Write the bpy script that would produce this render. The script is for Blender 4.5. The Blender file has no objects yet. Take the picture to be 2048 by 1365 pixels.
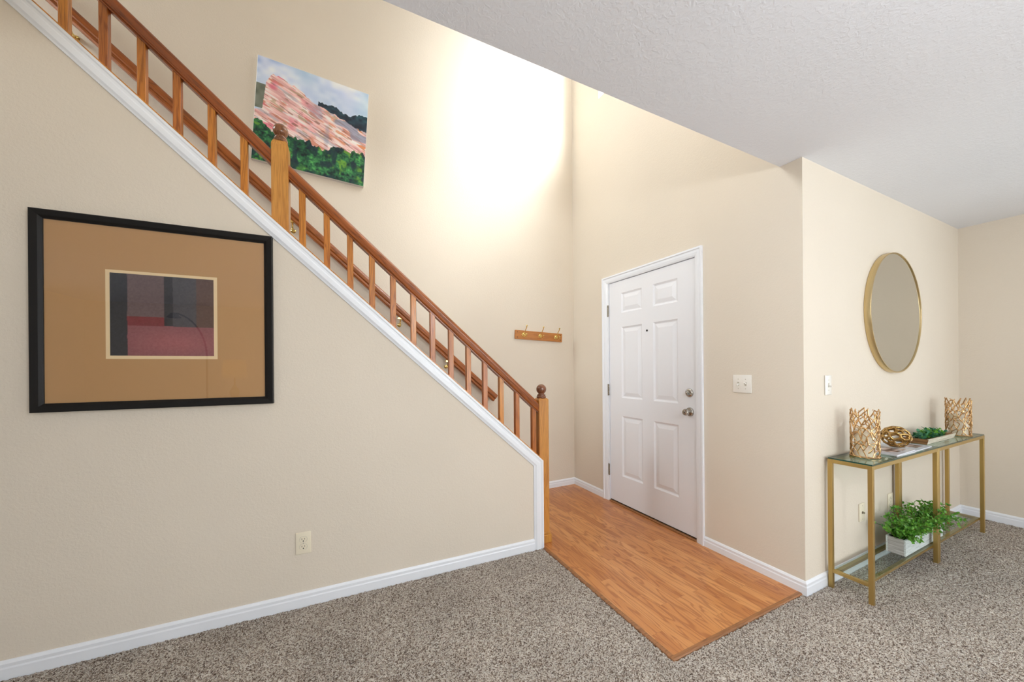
import bpy, bmesh, math, random
import numpy as np
from mathutils import Vector, Matrix
random.seed(7); np.random.seed(7)
sc = bpy.context.scene
COL = sc.collection
# ------------------------------------------------------------------ camera
F_PX, CY, YAW, ROLL, CAM_H = 717.87, 736.87, math.radians(63.924), math.radians(-0.4513), 1.2746
cd = bpy.data.cameras.new('camera'); cam = bpy.data.objects.new('camera', cd); COL.objects.link(cam)
cd.sensor_width = 36.0; cd.lens = 36.0 * F_PX / 2048.0; cd.shift_y = (CY - 682.5) / 2048.0; cd.clip_start = 0.05
_w = Vector((math.cos(YAW), math.sin(YAW), 0)); _r = Vector((math.sin(YAW), -math.cos(YAW), 0)); _u = Vector((0, 0, 1))
_r2 = _r * math.cos(ROLL) + _u * math.sin(ROLL); _u2 = -_r * math.sin(ROLL) + _u * math.cos(ROLL)
M = Matrix.Identity(4)
for i in range(3): M[i][0] = _r2[i]; M[i][1] = _u2[i]; M[i][2] = -_w[i]
M[2][3] = CAM_H
cam.matrix_world = M; sc.camera = cam
# ------------------------------------------------------------------ view, world, daylight
sc.view_settings.view_transform = 'Standard'; sc.view_settings.look = 'None'
sc.view_settings.exposure = 0.08; sc.view_settings.gamma = 1.0; sc.view_settings.use_curve_mapping = False
wd = bpy.data.worlds.new('sky'); sc.world = wd; wd.use_nodes = True
bg = wd.node_tree.nodes['Background']; bg.inputs[0].default_value = (0.86, 0.93, 1.0, 1); bg.inputs[1].default_value = 1.0

def area(name, loc, target, sx, sy, power, color=(1, 1, 1), spread=180):
    l = bpy.data.lights.new(name, 'AREA'); l.shape = 'RECTANGLE'; l.size = sx; l.size_y = sy
    l.energy = power; l.color = color; l.spread = math.radians(spread)
    o = bpy.data.objects.new(name, l); COL.objects.link(o); o.location = loc
    d = Vector(target) - Vector(loc); o.rotation_euler = d.to_track_quat('-Z', 'Y').to_euler()
    return o
# daylight through the windows: right wall, wall behind the camera, high window over the door; plus added fills
area('daylight_right', (5.05, -1.25, 1.45), (0, -1.0, 1.2), 2.3, 1.9, 21, (0.93, 0.985, 1.0))
area('daylight_back', (2.1, -3.80, 1.40), (2.0, 0, 1.3), 3.0, 1.9, 52, (0.92, 0.98, 1.0))
area('ceiling_fill_back', (2.1, -3.85, 0.9), (2.2, 0, 2.9), 2.9, 1.0, 34, (0.94, 0.99, 1.0), 120)  # added upward fill that brightens the ceiling
area('fill_left', (-4.2, -1.4, 1.35), (0, -1.2, 1.2), 1.9, 1.6, 5, (0.92, 0.98, 1.0), 100)  # added fill for the door wall, shining through an invented opening
area('daylight_high', (3.15, -0.25, 5.9), (2.38, 2.12, 4.4), 2.4, 2.2, 1650, (0.92, 0.98, 1.0))
area('daylight_high_near', (2.55, 2.05, 4.6), (2.2, 3.2, 3.7), 1.25, 1.0, 16, (0.92, 0.98, 1.0))
area('fill_landing', (-3.85, 2.72, 4.3), (2.3, 1.95, 1.2), 0.8, 1.2, 34, (0.92, 0.98, 1.0), 80)  # added fill down the stairwell to lift the door wall
# two added globe lamps, out of view and built further down, fill in light
FILL_LAMPS = [((0.95, -0.55, 1.98), 46, (0.95, 0.98, 1.0)), ((1.25, 1.95, 3.85), 17, (0.94, 0.98, 1.0))]

# ------------------------------------------------------------------ geometry helpers
MW = {}
def box(bm, x0, x1, y0, y1, z0, z1, bevel=0.0, seg=1, mtx=None):
    vs = [bm.verts.new((x, y, z)) for x in (x0, x1) for y in (y0, y1) for z in (z0, z1)]
    q = [(0, 1, 3, 2), (4, 6, 7, 5), (0, 4, 5, 1), (2, 3, 7, 6), (0, 2, 6, 4), (1, 5, 7, 3)]
    fs = [bm.faces.new([vs[i] for i in f]) for f in q]
    if bevel > 0:
        es = list({e for f in fs for e in f.edges})
        r = bmesh.ops.bevel(bm, geom=es, offset=bevel, segments=seg, profile=0.5, affect='EDGES')
        vs = list({v for f in r['faces'] for v in f.verts} | {v for v in vs if v.is_valid})
    if mtx: bmesh.ops.transform(bm, matrix=mtx, verts=[v for v in vs if v.is_valid])
    return vs
def prism(bm, poly, axis, a, b):
    """extrude a 2D polygon along axis ('x','y','z') from a to b; poly coords are the two remaining axes in order"""
    def mk(p, t):
        return {'x': (t, p[0], p[1]), 'y': (p[0], t, p[1]), 'z': (p[0], p[1], t)}[axis]
    A = [bm.verts.new(mk(p, a)) for p in poly]; B = [bm.verts.new(mk(p, b)) for p in poly]
    bm.faces.new(A); bm.faces.new(B[::-1]); n = len(poly)
    for i in range(n): bm.faces.new((A[i], B[i], B[(i + 1) % n], A[(i + 1) % n]))
    return A + B
def loft(bm, path, prof, closed=True):
    """path: list of (origin, udir, vdir); prof: 2D closed polygon -> swept solid with end caps"""
    rings = [[bm.verts.new(Vector(o) + Vector(u) * p[0] + Vector(v) * p[1]) for p in prof] for o, u, v in path]
    n = len(prof)
    for a, b in zip(rings[:-1], rings[1:]):
        for i in range(n): bm.faces.new((a[i], a[(i + 1) % n], b[(i + 1) % n], b[i]))
    bm.faces.new(rings[0][::-1]); bm.faces.new(rings[-1])
def lathe(bm, prof, seg=24, c=(0, 0, 0), axis='z'):
    rings = []
    for r, h in prof:
        ring = []
        if r < 1e-6:
            p = {'z': (0, 0, h), 'x': (h, 0, 0), 'y': (0, h, 0)}[axis]
            ring = [bm.verts.new(Vector(c) + Vector(p))]
        else:
            for k in range(seg):
                a = 2 * math.pi * k / seg; ca, sa = r * math.cos(a), r * math.sin(a)
                p = {'z': (ca, sa, h), 'x': (h, ca, sa), 'y': (ca, h, sa)}[axis]
                ring.append(bm.verts.new(Vector(c) + Vector(p)))
        rings.append(ring)
    for a, b in zip(rings[:-1], rings[1:]):
        for k in range(seg):
            k2 = (k + 1) % seg
            if len(a) == 1 and len(b) == 1: continue
            if len(a) == 1: bm.faces.new((a[0], b[k], b[k2]))
            elif len(b) == 1: bm.faces.new((a[k], a[k2], b[0]))
            else: bm.faces.new((a[k], a[k2], b[k2], b[k]))
    if len(rings[0]) > 1: bm.faces.new(rings[0][::-1])
    if len(rings[-1]) > 1: bm.faces.new(rings[-1])
def ball(bm, c, r, seg=24, sq=(1, 1, 1)):
    r_ = bmesh.ops.create_uvsphere(bm, u_segments=seg, v_segments=seg // 2, radius=r)
    bmesh.ops.transform(bm, matrix=Matrix.Translation(c) @ Matrix.Diagonal((*sq, 1)), verts=r_['verts'])
def tube(bm, pts, r, seg=8, r_end=None):
    pts = [Vector(p) for p in pts]; n = len(pts); rings = []; up = None
    for i, p in enumerate(pts):
        d = (pts[min(i + 1, n - 1)] - pts[max(i - 1, 0)]).normalized()
        if up is None: up = d.orthogonal().normalized()
        up = (up - d * up.dot(d)).normalized(); s = d.cross(up)
        rr = r if r_end is None else r + (r_end - r) * i / (n - 1)
        rings.append([bm.verts.new(p + (up * math.cos(2 * math.pi * k / seg) + s * math.sin(2 * math.pi * k / seg)) * rr) for k in range(seg)])
    for a, b in zip(rings[:-1], rings[1:]):
        for k in range(seg): bm.faces.new((a[k], a[(k + 1) % seg], b[(k + 1) % seg], b[k]))
    bm.faces.new(rings[0][::-1]); bm.faces.new(rings[-1])
def NB(): return bmesh.new()
def obj(name, bm, mat, parent=None, smooth=False, local=False, mtx=None):
    """links bm as one mesh object; world-coordinate verts are moved into the parent's frame"""
    bmesh.ops.recalc_face_normals(bm, faces=bm.faces)
    me = bpy.data.meshes.new(name)
    if parent is not None and not local:
        bmesh.ops.transform(bm, matrix=MW[parent.name].inverted(), verts=bm.verts)
    bm.to_mesh(me); bm.free()
    o = bpy.data.objects.new(name, me); COL.objects.link(o)
    if mat: me.materials.append(mat)
    if parent is not None: o.parent = parent
    loc = mtx if mtx is not None else Matrix.Identity(4)
    if mtx is not None: o.matrix_local = mtx
    MW[o.name] = (MW[parent.name] if parent is not None else Matrix.Identity(4)) @ loc
    if smooth:
        me.polygons.foreach_set('use_smooth', [True] * len(me.polygons))
        if smooth != 'all':
            try: me.set_sharp_from_angle(angle=math.radians(35))
            except Exception: pass
    return o
def tag(o, label=None, cat=None, group=None, kind=None):
    if label: o['label'] = label
    if cat: o['category'] = cat
    if group: o['group'] = group
    if kind: o['kind'] = kind
    return o
def thing(name, loc, label=None, cat=None, group=None, kind=None, rot=(0, 0, 0)):
    o = bpy.data.objects.new(name, None); o.empty_display_size = 0.05; COL.objects.link(o)
    m = Matrix.Translation(loc) @ __import__('mathutils').Euler(rot).to_matrix().to_4x4()
    o.location = loc; o.rotation_euler = rot; MW[o.name] = m
    return tag(o, label, cat, group, kind)
def struct(name, bm, mat, parent=None, smooth=False):
    o = obj(name, bm, mat, parent, smooth)
    if parent is None: o['kind'] = 'structure'
    return o
def recentre(o, base):
    """puts a single-mesh object's origin at its base"""
    b = Vector(base); o.data.transform(Matrix.Translation(-b)); o.location = b; MW[o.name] = Matrix.Translation(b); return o

# ------------------------------------------------------------------ materials
def srgb(r, g, b):
    f = lambda c: (c / 255 / 12.92) if c / 255 <= 0.04045 else ((c / 255 + 0.055) / 1.055) ** 2.4
    return (f(r), f(g), f(b), 1.0)
class NT:
    def __init__(s, name):
        s.m = bpy.data.materials.new(name); s.m.use_nodes = True; s.t = s.m.node_tree; s.t.nodes.clear()
        s.out = s.t.nodes.new('ShaderNodeOutputMaterial')
    def n(s, typ, ins=None, **props):
        nd = s.t.nodes.new(typ)
        for k, v in props.items(): setattr(nd, k, v)
        for k, v in (ins or {}).items(): s.set(nd, k, v)
        return nd
    def set(s, nd, k, v):
        i = nd.inputs[k]
        if isinstance(v, bpy.types.NodeSocket): s.t.links.new(v, i)
        elif isinstance(v, bpy.types.Node): s.t.links.new(v.outputs[0], i)
        else: i.default_value = v
    def math(s, op, a, b=0.0, c=0.0): return s.n('ShaderNodeMath', {0: a, 1: b, 2: c}, operation=op).outputs[0]
    def coords(s, kind='Object', scale=(1, 1, 1), loc=(0, 0, 0)):
        tc = s.n('ShaderNodeTexCoord'); mp = s.n('ShaderNodeMapping', {'Vector': tc.outputs[kind], 'Scale': scale})
        if isinstance(loc, bpy.types.NodeSocket): s.set(mp, 'Location', loc)
        else: mp.inputs['Location'].default_value = loc
        return mp.outputs[0]
    def noise(s, vec, scale, detail=3, rough=0.5, dist=0.0):
        return s.n('ShaderNodeTexNoise', {'Vector': vec, 'Scale': scale, 'Detail': detail, 'Roughness': rough, 'Distortion': dist}).outputs[0]
    def ramp(s, fac, stops, interp='LINEAR'):
        nd = s.n('ShaderNodeValToRGB', {'Fac': fac}); cr = nd.color_ramp; cr.interpolation = interp
        while len(cr.elements) < len(stops): cr.elements.new(0.5)
        for e, (p, c) in zip(cr.elements, stops):
            e.position = p; e.color = c if len(c) == 4 else (*c, 1)
        return nd.outputs[0]
    def mix(s, fac, a, b, blend='MIX'):
        nd = s.n('ShaderNodeMix', data_type='RGBA', blend_type=blend)
        s.set(nd, 0, fac); s.set(nd, 6, a); s.set(nd, 7, b); return nd.outputs[2]
    def bump(s, h, strength, dist): return s.n('ShaderNodeBump', {'Height': h, 'Strength': strength, 'Distance': dist}).outputs[0]
    def pbr(s, col, rough=0.5, metal=0.0, normal=None, **kw):
        ins = {'Base Color': col, 'Roughness': rough, 'Metallic': metal}; ins.update(kw)
        if normal is not None: ins['Normal'] = normal
        nd = s.n('ShaderNodeBsdfPrincipled', ins); s.t.links.new(nd.outputs[0], s.out.inputs[0]); return s.m
g = lambda v: (v, v, v, 1)

def paint(name, rgb, scale=85, strength=0.16, dist=0.0025, rough=0.75):
    t = NT(name); v = t.coords()
    n1 = t.noise(v, scale, 2, 0.55, 0.6); n2 = t.noise(v, 1.3, 2)
    col = t.mix(t.ramp(n2, [(0.35, g(0.0)), (0.65, g(1.0))]), srgb(*rgb), srgb(*[min(255, c + 3) for c in rgb]))
    h = t.ramp(n1, [(0.42, g(0)), (0.62, g(1))])
    return t.pbr(col, rough, normal=t.bump(h, strength, dist), **{'Specular IOR Level': 0.3})
WALL = paint('wall_paint_beige', (225, 214, 198))
CEIL = paint('ceiling_paint_white', (232, 234, 240), 70, 0.2, 0.003, 0.85)
TRIM = NT('white_trim_paint').pbr(srgb(241, 244, 250), 0.35)
DOORM = NT('white_door_paint').pbr(srgb(240, 241, 246), 0.38)
PLATE = NT('white_plastic').pbr(srgb(240, 236, 228), 0.3)
IVORY = NT('ivory_plastic').pbr(srgb(238, 228, 205), 0.3)
BLACK = NT('dark_slot').pbr(srgb(22, 20, 18), 0.5)
GROOVE = NT('plate_seam').pbr(srgb(190, 182, 165), 0.5)
BFRAME = NT('black_frame_lacquer').pbr(srgb(18, 15, 14), 0.5, **{'Specular IOR Level': 0.3})
NICKEL = NT('satin_nickel').pbr(srgb(190, 186, 180), 0.22, 1.0)
HINGE = NT('worn_nickel').pbr(srgb(150, 142, 128), 0.35, 1.0)
BRASS = NT('polished_brass').pbr(srgb(232, 205, 130), 0.14, 1.0)
CHAMP = NT('gold_frame_paint').pbr(srgb(190, 160, 98), 0.38, 0.85)
CANDLE = NT('cream_wax').pbr(srgb(238, 228, 205), 0.45, **{'Subsurface Weight': 0.2})
MIRROR = NT('mirror_silver').pbr(srgb(215, 215, 208), 0.03, 1.0)
def gold_leaf():
    t = NT('gold_leaf_metal'); v = t.coords(); n = t.noise(v, 60, 3)
    col = t.ramp(n, [(0.3, srgb(172, 128, 78)), (0.7, srgb(228, 194, 146))])
    return t.pbr(col, t.ramp(n, [(0.3, g(0.3)), (0.7, g(0.2))]), 1.0, normal=t.bump(n, 0.3, 0.002))
GOLD = gold_leaf()
def old_gold():
    t = NT('antique_gold_metal'); v = t.coords(); n = t.noise(v, 40, 3)
    return t.pbr(t.ramp(n, [(0.3, srgb(140, 106, 52)), (0.7, srgb(208, 172, 112))]), 0.24, 1.0)
OGOLD = old_gold()
def mirror_rim():
    t = NT('brushed_gold_rim'); v = t.coords(scale=(1, 200, 1)); n = t.noise(v, 8, 2)
    return t.pbr(t.ramp(n, [(0.3, srgb(196, 172, 124)), (0.7, srgb(222, 200, 152))]), 0.3, 1.0)
MRIM = mirror_rim()

def oak(name, dark, light, axis='z', vary=0.35, rough=0.36):
    t = NT(name)
    oi = t.n('ShaderNodeObjectInfo').outputs['Random']
    off = t.n('ShaderNodeCombineXYZ', {0: t.math('MULTIPLY', oi, 37.0), 1: t.math('MULTIPLY', oi, 91.0), 2: t.math('MULTIPLY', oi, 53.0)}).outputs[0]
    s1 = {'x': (1.6, 22, 22), 'y': (22, 1.6, 22), 'z': (22, 22, 1.6)}[axis]
    s2 = {'x': (14, 520, 520), 'y': (520, 14, 520), 'z': (520, 520, 14)}[axis]
    v1 = t.coords(scale=s1, loc=off); n1 = t.noise(v1, 1.0, 3, 0.5, 0.7)
    rings = t.math('SINE', t.math('MULTIPLY', n1, 46.0))
    rr = t.ramp(t.math('MULTIPLY_ADD', rings, 0.5, 0.5), [(0.0, g(0)), (0.75, g(0.35)), (0.95, g(1))])
    n2 = t.noise(t.coords(scale=s2, loc=off), 1.0, 2)
    pores = t.ramp(n2, [(0.52, g(0)), (0.68, g(1))])
    n3 = t.noise(v1, 0.6, 2)
    col = t.mix(n3, srgb(*light), t.mix(0.4, srgb(*light), srgb(*dark)))
    col = t.mix(t.math('MULTIPLY', rr, 0.62), col, srgb(*dark))
    col = t.mix(t.math('MULTIPLY', pores, 0.35), col, srgb(*[c * 0.72 for c in dark]))
    val = t.math('MULTIPLY_ADD', oi, vary, 1.0 - vary * 0.55)
    hs = t.n('ShaderNodeHueSaturation', {'Hue': t.math('MULTIPLY_ADD', oi, 0.014, 0.495), 'Saturation': 1.0, 'Value': val, 'Color': col})
    return t.pbr(hs.outputs[0], rough, normal=t.bump(pores, 0.12, 0.001), **{'Coat Weight': 0.25, 'Coat Roughness': 0.2})
OAKV = oak('oak_baluster', (134, 68, 18), (212, 132, 50), 'z', 0.28)
OAKR = oak('oak_rail', (100, 50, 16), (176, 98, 36), 'x', 0.08)
OAKN = oak('oak_newel', (176, 110, 48), (214, 148, 72), 'z', 0.06)
OAKC = oak('oak_cap', (160, 92, 34), (214, 140, 62), 'x', 0.1)
OAKF = oak('oak_finial', (88, 50, 30), (146, 92, 60), 'z', 0.1, 0.25)
OAKB = oak('oak_hook_board', (160, 88, 34), (196, 120, 54), 'x', 0.05)
OAKE = oak('laminate_edge', (120, 78, 44), (168, 112, 66), 'x', 0.1, 0.5)

def laminate():
    t = NT('oak_laminate_strips'); tc = t.n('ShaderNodeTexCoord')
    sp = t.n('ShaderNodeSeparateXYZ', {0: tc.outputs['Object']})
    x, y = sp.outputs[0], sp.outputs[1]
    u = t.math('DIVIDE', x, 0.066); row = t.math('FLOOR', u); fx = t.math('FRACT', u)
    r1 = t.n('ShaderNodeTexWhiteNoise', {'W': row}, noise_dimensions='1D').outputs['Value']
    wv = t.math('ADD', t.math('DIVIDE', y, 0.62), t.math('MULTIPLY', r1, 7.3)); pid = t.math('FLOOR', wv); fy = t.math('FRACT', wv)
    pk = t.n('ShaderNodeCombineXYZ', {0: row, 1: pid, 2: 0.0}).outputs[0]
    wn = t.n('ShaderNodeTexWhiteNoise', {'Vector': pk}, noise_dimensions='2D'); pr = wn.outputs['Value']
    off = t.math('MULTIPLY', pr, 40.0)
    gv = t.n('ShaderNodeCombineXYZ', {0: t.math('ADD', t.math('MULTIPLY', x, 13.0), off), 1: t.math('ADD', t.math('MULTIPLY', y, 1.7), off), 2: off}).outputs[0]
    n1 = t.noise(gv, 1.0, 2, 0.5, 0.5)
    rings = t.math('SINE', t.math('MULTIPLY', n1, 52.0))
    rr = t.ramp(t.math('MULTIPLY_ADD', rings, 0.5, 0.5), [(0.0, g(0)), (0.7, g(0.2)), (0.96, g(1))])
    fv = t.n('ShaderNodeCombineXYZ', {0: t.math('MULTIPLY', x, 420.0), 1: t.math('MULTIPLY', y, 11.0), 2: off}).outputs[0]
    n2 = t.ramp(t.noise(fv, 1.0, 2), [(0.5, g(0)), (0.7, g(1))])
    base = t.ramp(pr, [(0.0, srgb(186, 118, 64)), (0.5, srgb(204, 136, 76)), (1.0, srgb(216, 152, 92))])
    col = t.mix(t.math('MULTIPLY', rr, 0.55), base, srgb(150, 80, 34))
    col = t.mix(t.math('MULTIPLY', n2, 0.3), col, srgb(136, 76, 36))
    ex = t.math('MINIMUM', fx, t.math('SUBTRACT', 1.0, fx)); ey = t.math('MINIMUM', fy, t.math('SUBTRACT', 1.0, fy))
    seam = t.math('MAXIMUM', t.math('LESS_THAN', ex, 0.012), t.math('LESS_THAN', ey, 0.0013))
    col = t.mix(t.math('MULTIPLY', seam, 0.35), col, srgb(120, 70, 36))
    return t.pbr(col, 0.28, normal=t.bump(n2, 0.08, 0.0008), **{'Coat Weight': 0.15})
LAM = laminate()

def carpet(name):
    t = NT(name); v = t.coords()
    vo = t.n('ShaderNodeTexVoronoi', {'Vector': v, 'Scale': 235.0, 'Randomness': 1.0})
    sep = t.n('ShaderNodeSeparateColor', {0: vo.outputs['Color']})
    c = t.ramp(sep.outputs[0], [(0.0, srgb(92, 71, 56)), (0.18, srgb(130, 109, 93)), (0.38, srgb(188, 170, 153)), (0.66, srgb(228, 216, 202)), (1.0, srgb(250, 243, 234))])
    big = t.noise(v, 3.2, 3, 0.55, 0.8)
    tone = t.ramp(big, [(0.35, g(0.84)), (0.65, g(1.0))])
    col = t.mix(1.0, c, tone, 'MULTIPLY')
    h = t.math('SUBTRACT', 1.0, t.math('MULTIPLY', vo.outputs['Distance'], 1.0))
    nn = t.noise(v, 420, 2)
    return t.pbr(col, 0.95, normal=t.bump(t.math('ADD', h, t.math('MULTIPLY', nn, 0.6)), 0.9, 0.006), **{'Specular IOR Level': 0.1, 'Sheen Weight': 0.15})
CARPET = carpet('speckled_carpet')

def thin_glass(name, tint=(1, 1, 1, 1), ior=1.5, rough=0.0, gain=1.0):
    t = NT(name); fr = t.n('ShaderNodeFresnel', {'IOR': ior}).outputs[0]
    tr = t.n('ShaderNodeBsdfTransparent', {'Color': tint}); gl = t.n('ShaderNodeBsdfGlossy', {'Roughness': rough})
    front = t.math('SUBTRACT', 1.0, t.n('ShaderNodeNewGeometry').outputs['Backfacing'])
    mx = t.n('ShaderNodeMixShader', {0: t.math('MULTIPLY', t.math('MULTIPLY', fr, gain), front), 1: tr.outputs[0], 2: gl.outputs[0]})
    t.t.links.new(mx.outputs[0], t.out.inputs[0]); return t.m
PANE = thin_glass('window_glass')
ARTGLASS = thin_glass('picture_glass', ior=1.9)
TOPGLASS = thin_glass('table_glass', (0.62, 0.76, 0.70, 1), 2.1)
SHELFGLASS = thin_glass('shelf_glass', (0.84, 0.90, 0.88, 1), 1.6)
GEDGE = NT('green_glass_edge').pbr(srgb(30, 70, 58), 0.08)

def vcol(name, rough=0.6, bump=0.0):
    t = NT(name); a = t.n('ShaderNodeVertexColor', layer_name='Col').outputs[0]
    if bump:
        v = t.coords(scale=(1, 1, 1)); n = t.noise(v, 300, 2)
        return t.pbr(a, rough, normal=t.bump(n, bump, 0.001))
    return t.pbr(a, rough)
# --- numpy value noise for artworks
def vnoise(u, v, seed):
    rs = np.random.RandomState(seed); T = rs.rand(256, 256)
    iu = np.floor(u).astype(int); iv = np.floor(v).astype(int); fu = u - iu; fv = v - iv
    fu = fu * fu * (3 - 2 * fu); fv = fv * fv * (3 - 2 * fv)
    G = lambda a, b: T[a % 256, b % 256]
    return (G(iu, iv) * (1 - fu) + G(iu + 1, iv) * fu) * (1 - fv) + (G(iu, iv + 1) * (1 - fu) + G(iu + 1, iv + 1) * fu) * fv
def art_grid(name, W, H, nx, ny, colfn, mat, parent, depth_y):
    """flat colour-painted sheet in local XZ, facing -Y, lower-left corner at (-W/2, 0)"""
    xs = np.linspace(0, 1, nx); zs = np.linspace(0, 1, ny); U, V = np.meshgrid(xs, zs)
    co = np.stack([(U - 0.5) * W, np.full_like(U, depth_y), V * H], -1).reshape(-1, 3)
    i = np.arange(nx - 1); j = np.arange(ny - 1); I, J = np.meshgrid(i, j); a = (J * nx + I).ravel()
    faces = np.stack([a, a + 1, a + nx + 1, a + nx], 1)
    me = bpy.data.meshes.new(name); me.from_pydata(co.tolist(), [], faces.tolist())
    ca = me.color_attributes.new('Col', 'FLOAT_COLOR', 'POINT')
    rgb = np.clip(colfn(U, V), 0, 255).reshape(-1, 3) / 255.0
    lin = np.where(rgb <= 0.04045, rgb / 12.92, ((rgb + 0.055) / 1.055) ** 2.4)
    ca.data.foreach_set('color', np.concatenate([lin, np.ones((len(lin), 1))], 1).astype(np.float32).ravel())
    me.materials.append(mat); o = bpy.data.objects.new(name, me); COL.objects.link(o); o.parent = parent
    MW[o.name] = MW[parent.name].copy(); return o

# ================================================================== THE SETTING
XB, YK, YC, ZC, XD, YE = 2.322, 3.213, 1.074, 2.432, 4.767, 1.185
SA = -0.0294
yA = lambda x: 2.1848 + SA * (x - 1.30)         # front face of the stair wall
XL, YBK, ZU = -4.0, -3.6, 5.3                    # left wall, wall behind the camera, upper ceiling
TH = 0.12
def wall_box(name, *a, mat=None):
    bm = NB(); box(bm, *a); return struct(name, bm, mat or WALL)
# floors
bm = NB(); box(bm, XL, XD, YBK, YK, -0.1, 0.0); struct('floor', bm, CARPET)
# back wall behind the stairs (painting and coat hooks)
wall_box('wall_back', XL - TH, XB + TH, YK, YK + TH, -0.1, ZU)
# door wall with high window opening; door opening
DY0, DY1, DZ = 1.7358, 2.650, 2.066
WY0, WY1, WZ0, WZ1 = 1.45, 2.772, 3.905, 5.10
bm = NB()
box(bm, XB, XB + TH, YC + TH, DY0 - 0.02, -0.1, ZU)
box(bm, XB, XB + TH, YC, YC + TH, ZC, ZU)
box(bm, XB, XB + TH, DY1 + 0.02, YK, -0.1, ZU)
box(bm, XB, XB + TH, DY0 - 0.02, DY1 + 0.02, DZ + 0.02, WZ0)
box(bm, XB, XB + TH, DY0 - 0.02, WY0, WZ0, ZU) if WY0 > DY0 - 0.02 else None
box(bm, XB, XB + TH, WY1, DY1 + 0.02, WZ0, ZU) if WY1 < DY1 + 0.02 else None
bm.free(); bm = NB()
# clean rebuild as non-overlapping slabs
box(bm, XB, XB + TH, YC + TH, DY0 - 0.02, -0.1, WZ0)
box(bm, XB, XB + TH, DY1 + 0.02, YK, -0.1, WZ0)
box(bm, XB, XB + TH, DY0 - 0.02, DY1 + 0.02, DZ + 0.02, WZ0)
box(bm, XB, XB + TH, YC + TH, WY0, WZ0, ZU)
box(bm, XB, XB + TH, WY1, YK, WZ0, ZU)
box(bm, XB, XB + TH, WY0, WY1, WZ1, ZU)
struct('wall_door', bm, WALL)
# mirror wall (right of the corner) and far right wall with its window opening
bm = NB(); box(bm, XB, XD + TH, YC, YC + TH, -0.1, ZC + 0.3); struct('wall_mirror', bm, WALL)
RY0, RY1, RZ0, RZ1 = -2.45, -0.05, 0.35, 2.15
bm = NB()
box(bm, XD, XD + TH, RY1, YC, -0.1, ZC); box(bm, XD, XD + TH, YBK, RY0, -0.1, ZC)
box(bm, XD, XD + TH, RY0, RY1, -0.1, RZ0); box(bm, XD, XD + TH, RY0, RY1, RZ1, ZC)
struct('wall_right', bm, WALL)
BX0, BX1, BZ0, BZ1 = 0.55, 3.65, 0.35, 2.15
bm = NB()
box(bm, XL - TH, BX0, YBK - TH, YBK, -0.1, ZC); box(bm, BX1, XD + TH, YBK - TH, YBK, -0.1, ZC)
box(bm, BX0, BX1, YBK - TH, YBK, -0.1, BZ0); box(bm, BX0, BX1, YBK - TH, YBK, BZ1, ZC)
struct('wall_behind', bm, WALL)
SY0, SY1, SZ0, SZ1 = -2.4, -0.4, 0.5, 2.15
UY0, UY1, UZ0, UZ1 = 2.32, 3.12, 3.6, 4.95
bm = NB()
box(bm, XL - TH, XL, SY1, UY0, -0.1, ZU); box(bm, XL - TH, XL, UY0, UY1, -0.1, UZ0); box(bm, XL - TH, XL, UY0, UY1, UZ1, ZU); box(bm, XL - TH, XL, UY1, YK, -0.1, ZU); box(bm, XL - TH, XL, YBK, SY0, -0.1, ZU)
box(bm, XL - TH, XL, SY0, SY1, -0.1, SZ0); box(bm, XL - TH, XL, SY0, SY1, SZ1, ZU)
struct('wall_left', bm, WALL)
# ceilings: low ceiling over the living room, high one over the entry, bulkhead between them
bm = NB(); prism(bm, [(XL - TH, YBK - TH), (XD + TH, YBK - TH), (XD + TH, YC), (XB, YC), (XB, YE), (XL - TH, YE)], 'z', ZC, ZC + 0.12)
struct('ceiling', bm, CEIL)
wall_box('wall_upper', XL, XB, YE - TH, YE, ZC + 0.12, ZU)
bm = NB(); box(bm, XL - TH, XB + TH, YE - TH, YK + TH, ZU, ZU + 0.1); struct('ceiling', bm, CEIL)
# stair wall (knee wall) with sloping top
def z_trim(x):
    return 2.071 + 0.917 * (-0.303 - x) if x < -0.303 else 2.071 - 0.902 * (x + 0.303)
XE = 1.302
def slanted(bm, poly, o0, o1):
    """poly of (x,z) extruded between two offsets behind the skewed stair wall face"""
    A = [bm.verts.new((x, yA(x) + o0, z)) for x, z in poly]; B = [bm.verts.new((x, yA(x) + o1, z)) for x, z in poly]
    bm.faces.new(A); bm.faces.new(B[::-1]); n = len(poly)
    for i in range(n): bm.faces.new((A[i], B[i], B[(i + 1) % n], A[(i + 1) % n]))
WT = 0.12
XS = -3.2
bm = NB(); slanted(bm, [(XS, -0.1), (XE - 0.004, -0.1), (XE - 0.004, z_trim(XE)), (-0.303, z_trim(-0.303)), (-1.9, z_trim(-1.9)), (-1.9, 2.9), (XS, 2.9)], 0.0, WT)
struct('wall_stair', bm, WALL)
bm = NB(); slanted(bm, [(XL, -0.1), (XS, -0.1), (XS, 2.9), (XL, 2.9)], 0.0, WT); struct('wall_stair', bm, WALL)
# stair flight behind the stair wall, carpeted
bm = NB(); xs_ = 1.24; z_ = 0.0; poly = [(xs_, 0.0)]
for k in range(15):
    z_ += 0.19; poly.append((xs_, z_)); xs_ -= 0.21; poly.append((xs_, z_))
poly += [(xs_, z_ - 0.25), (1.24 - 0.3, 0.0)]
A = [bm.verts.new((x, yA(x) + WT + 0.002, z)) for x, z in poly]; B = [bm.verts.new((x, YK - 0.002, z)) for x, z in poly]
bm.faces.new(A); bm.faces.new(B[::-1])
for i in range(len(poly)): bm.faces.new((A[i], B[i], B[(i + 1) % len(poly)], A[(i + 1) % len(poly)]))
struct('stairs', bm, CARPET)
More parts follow.
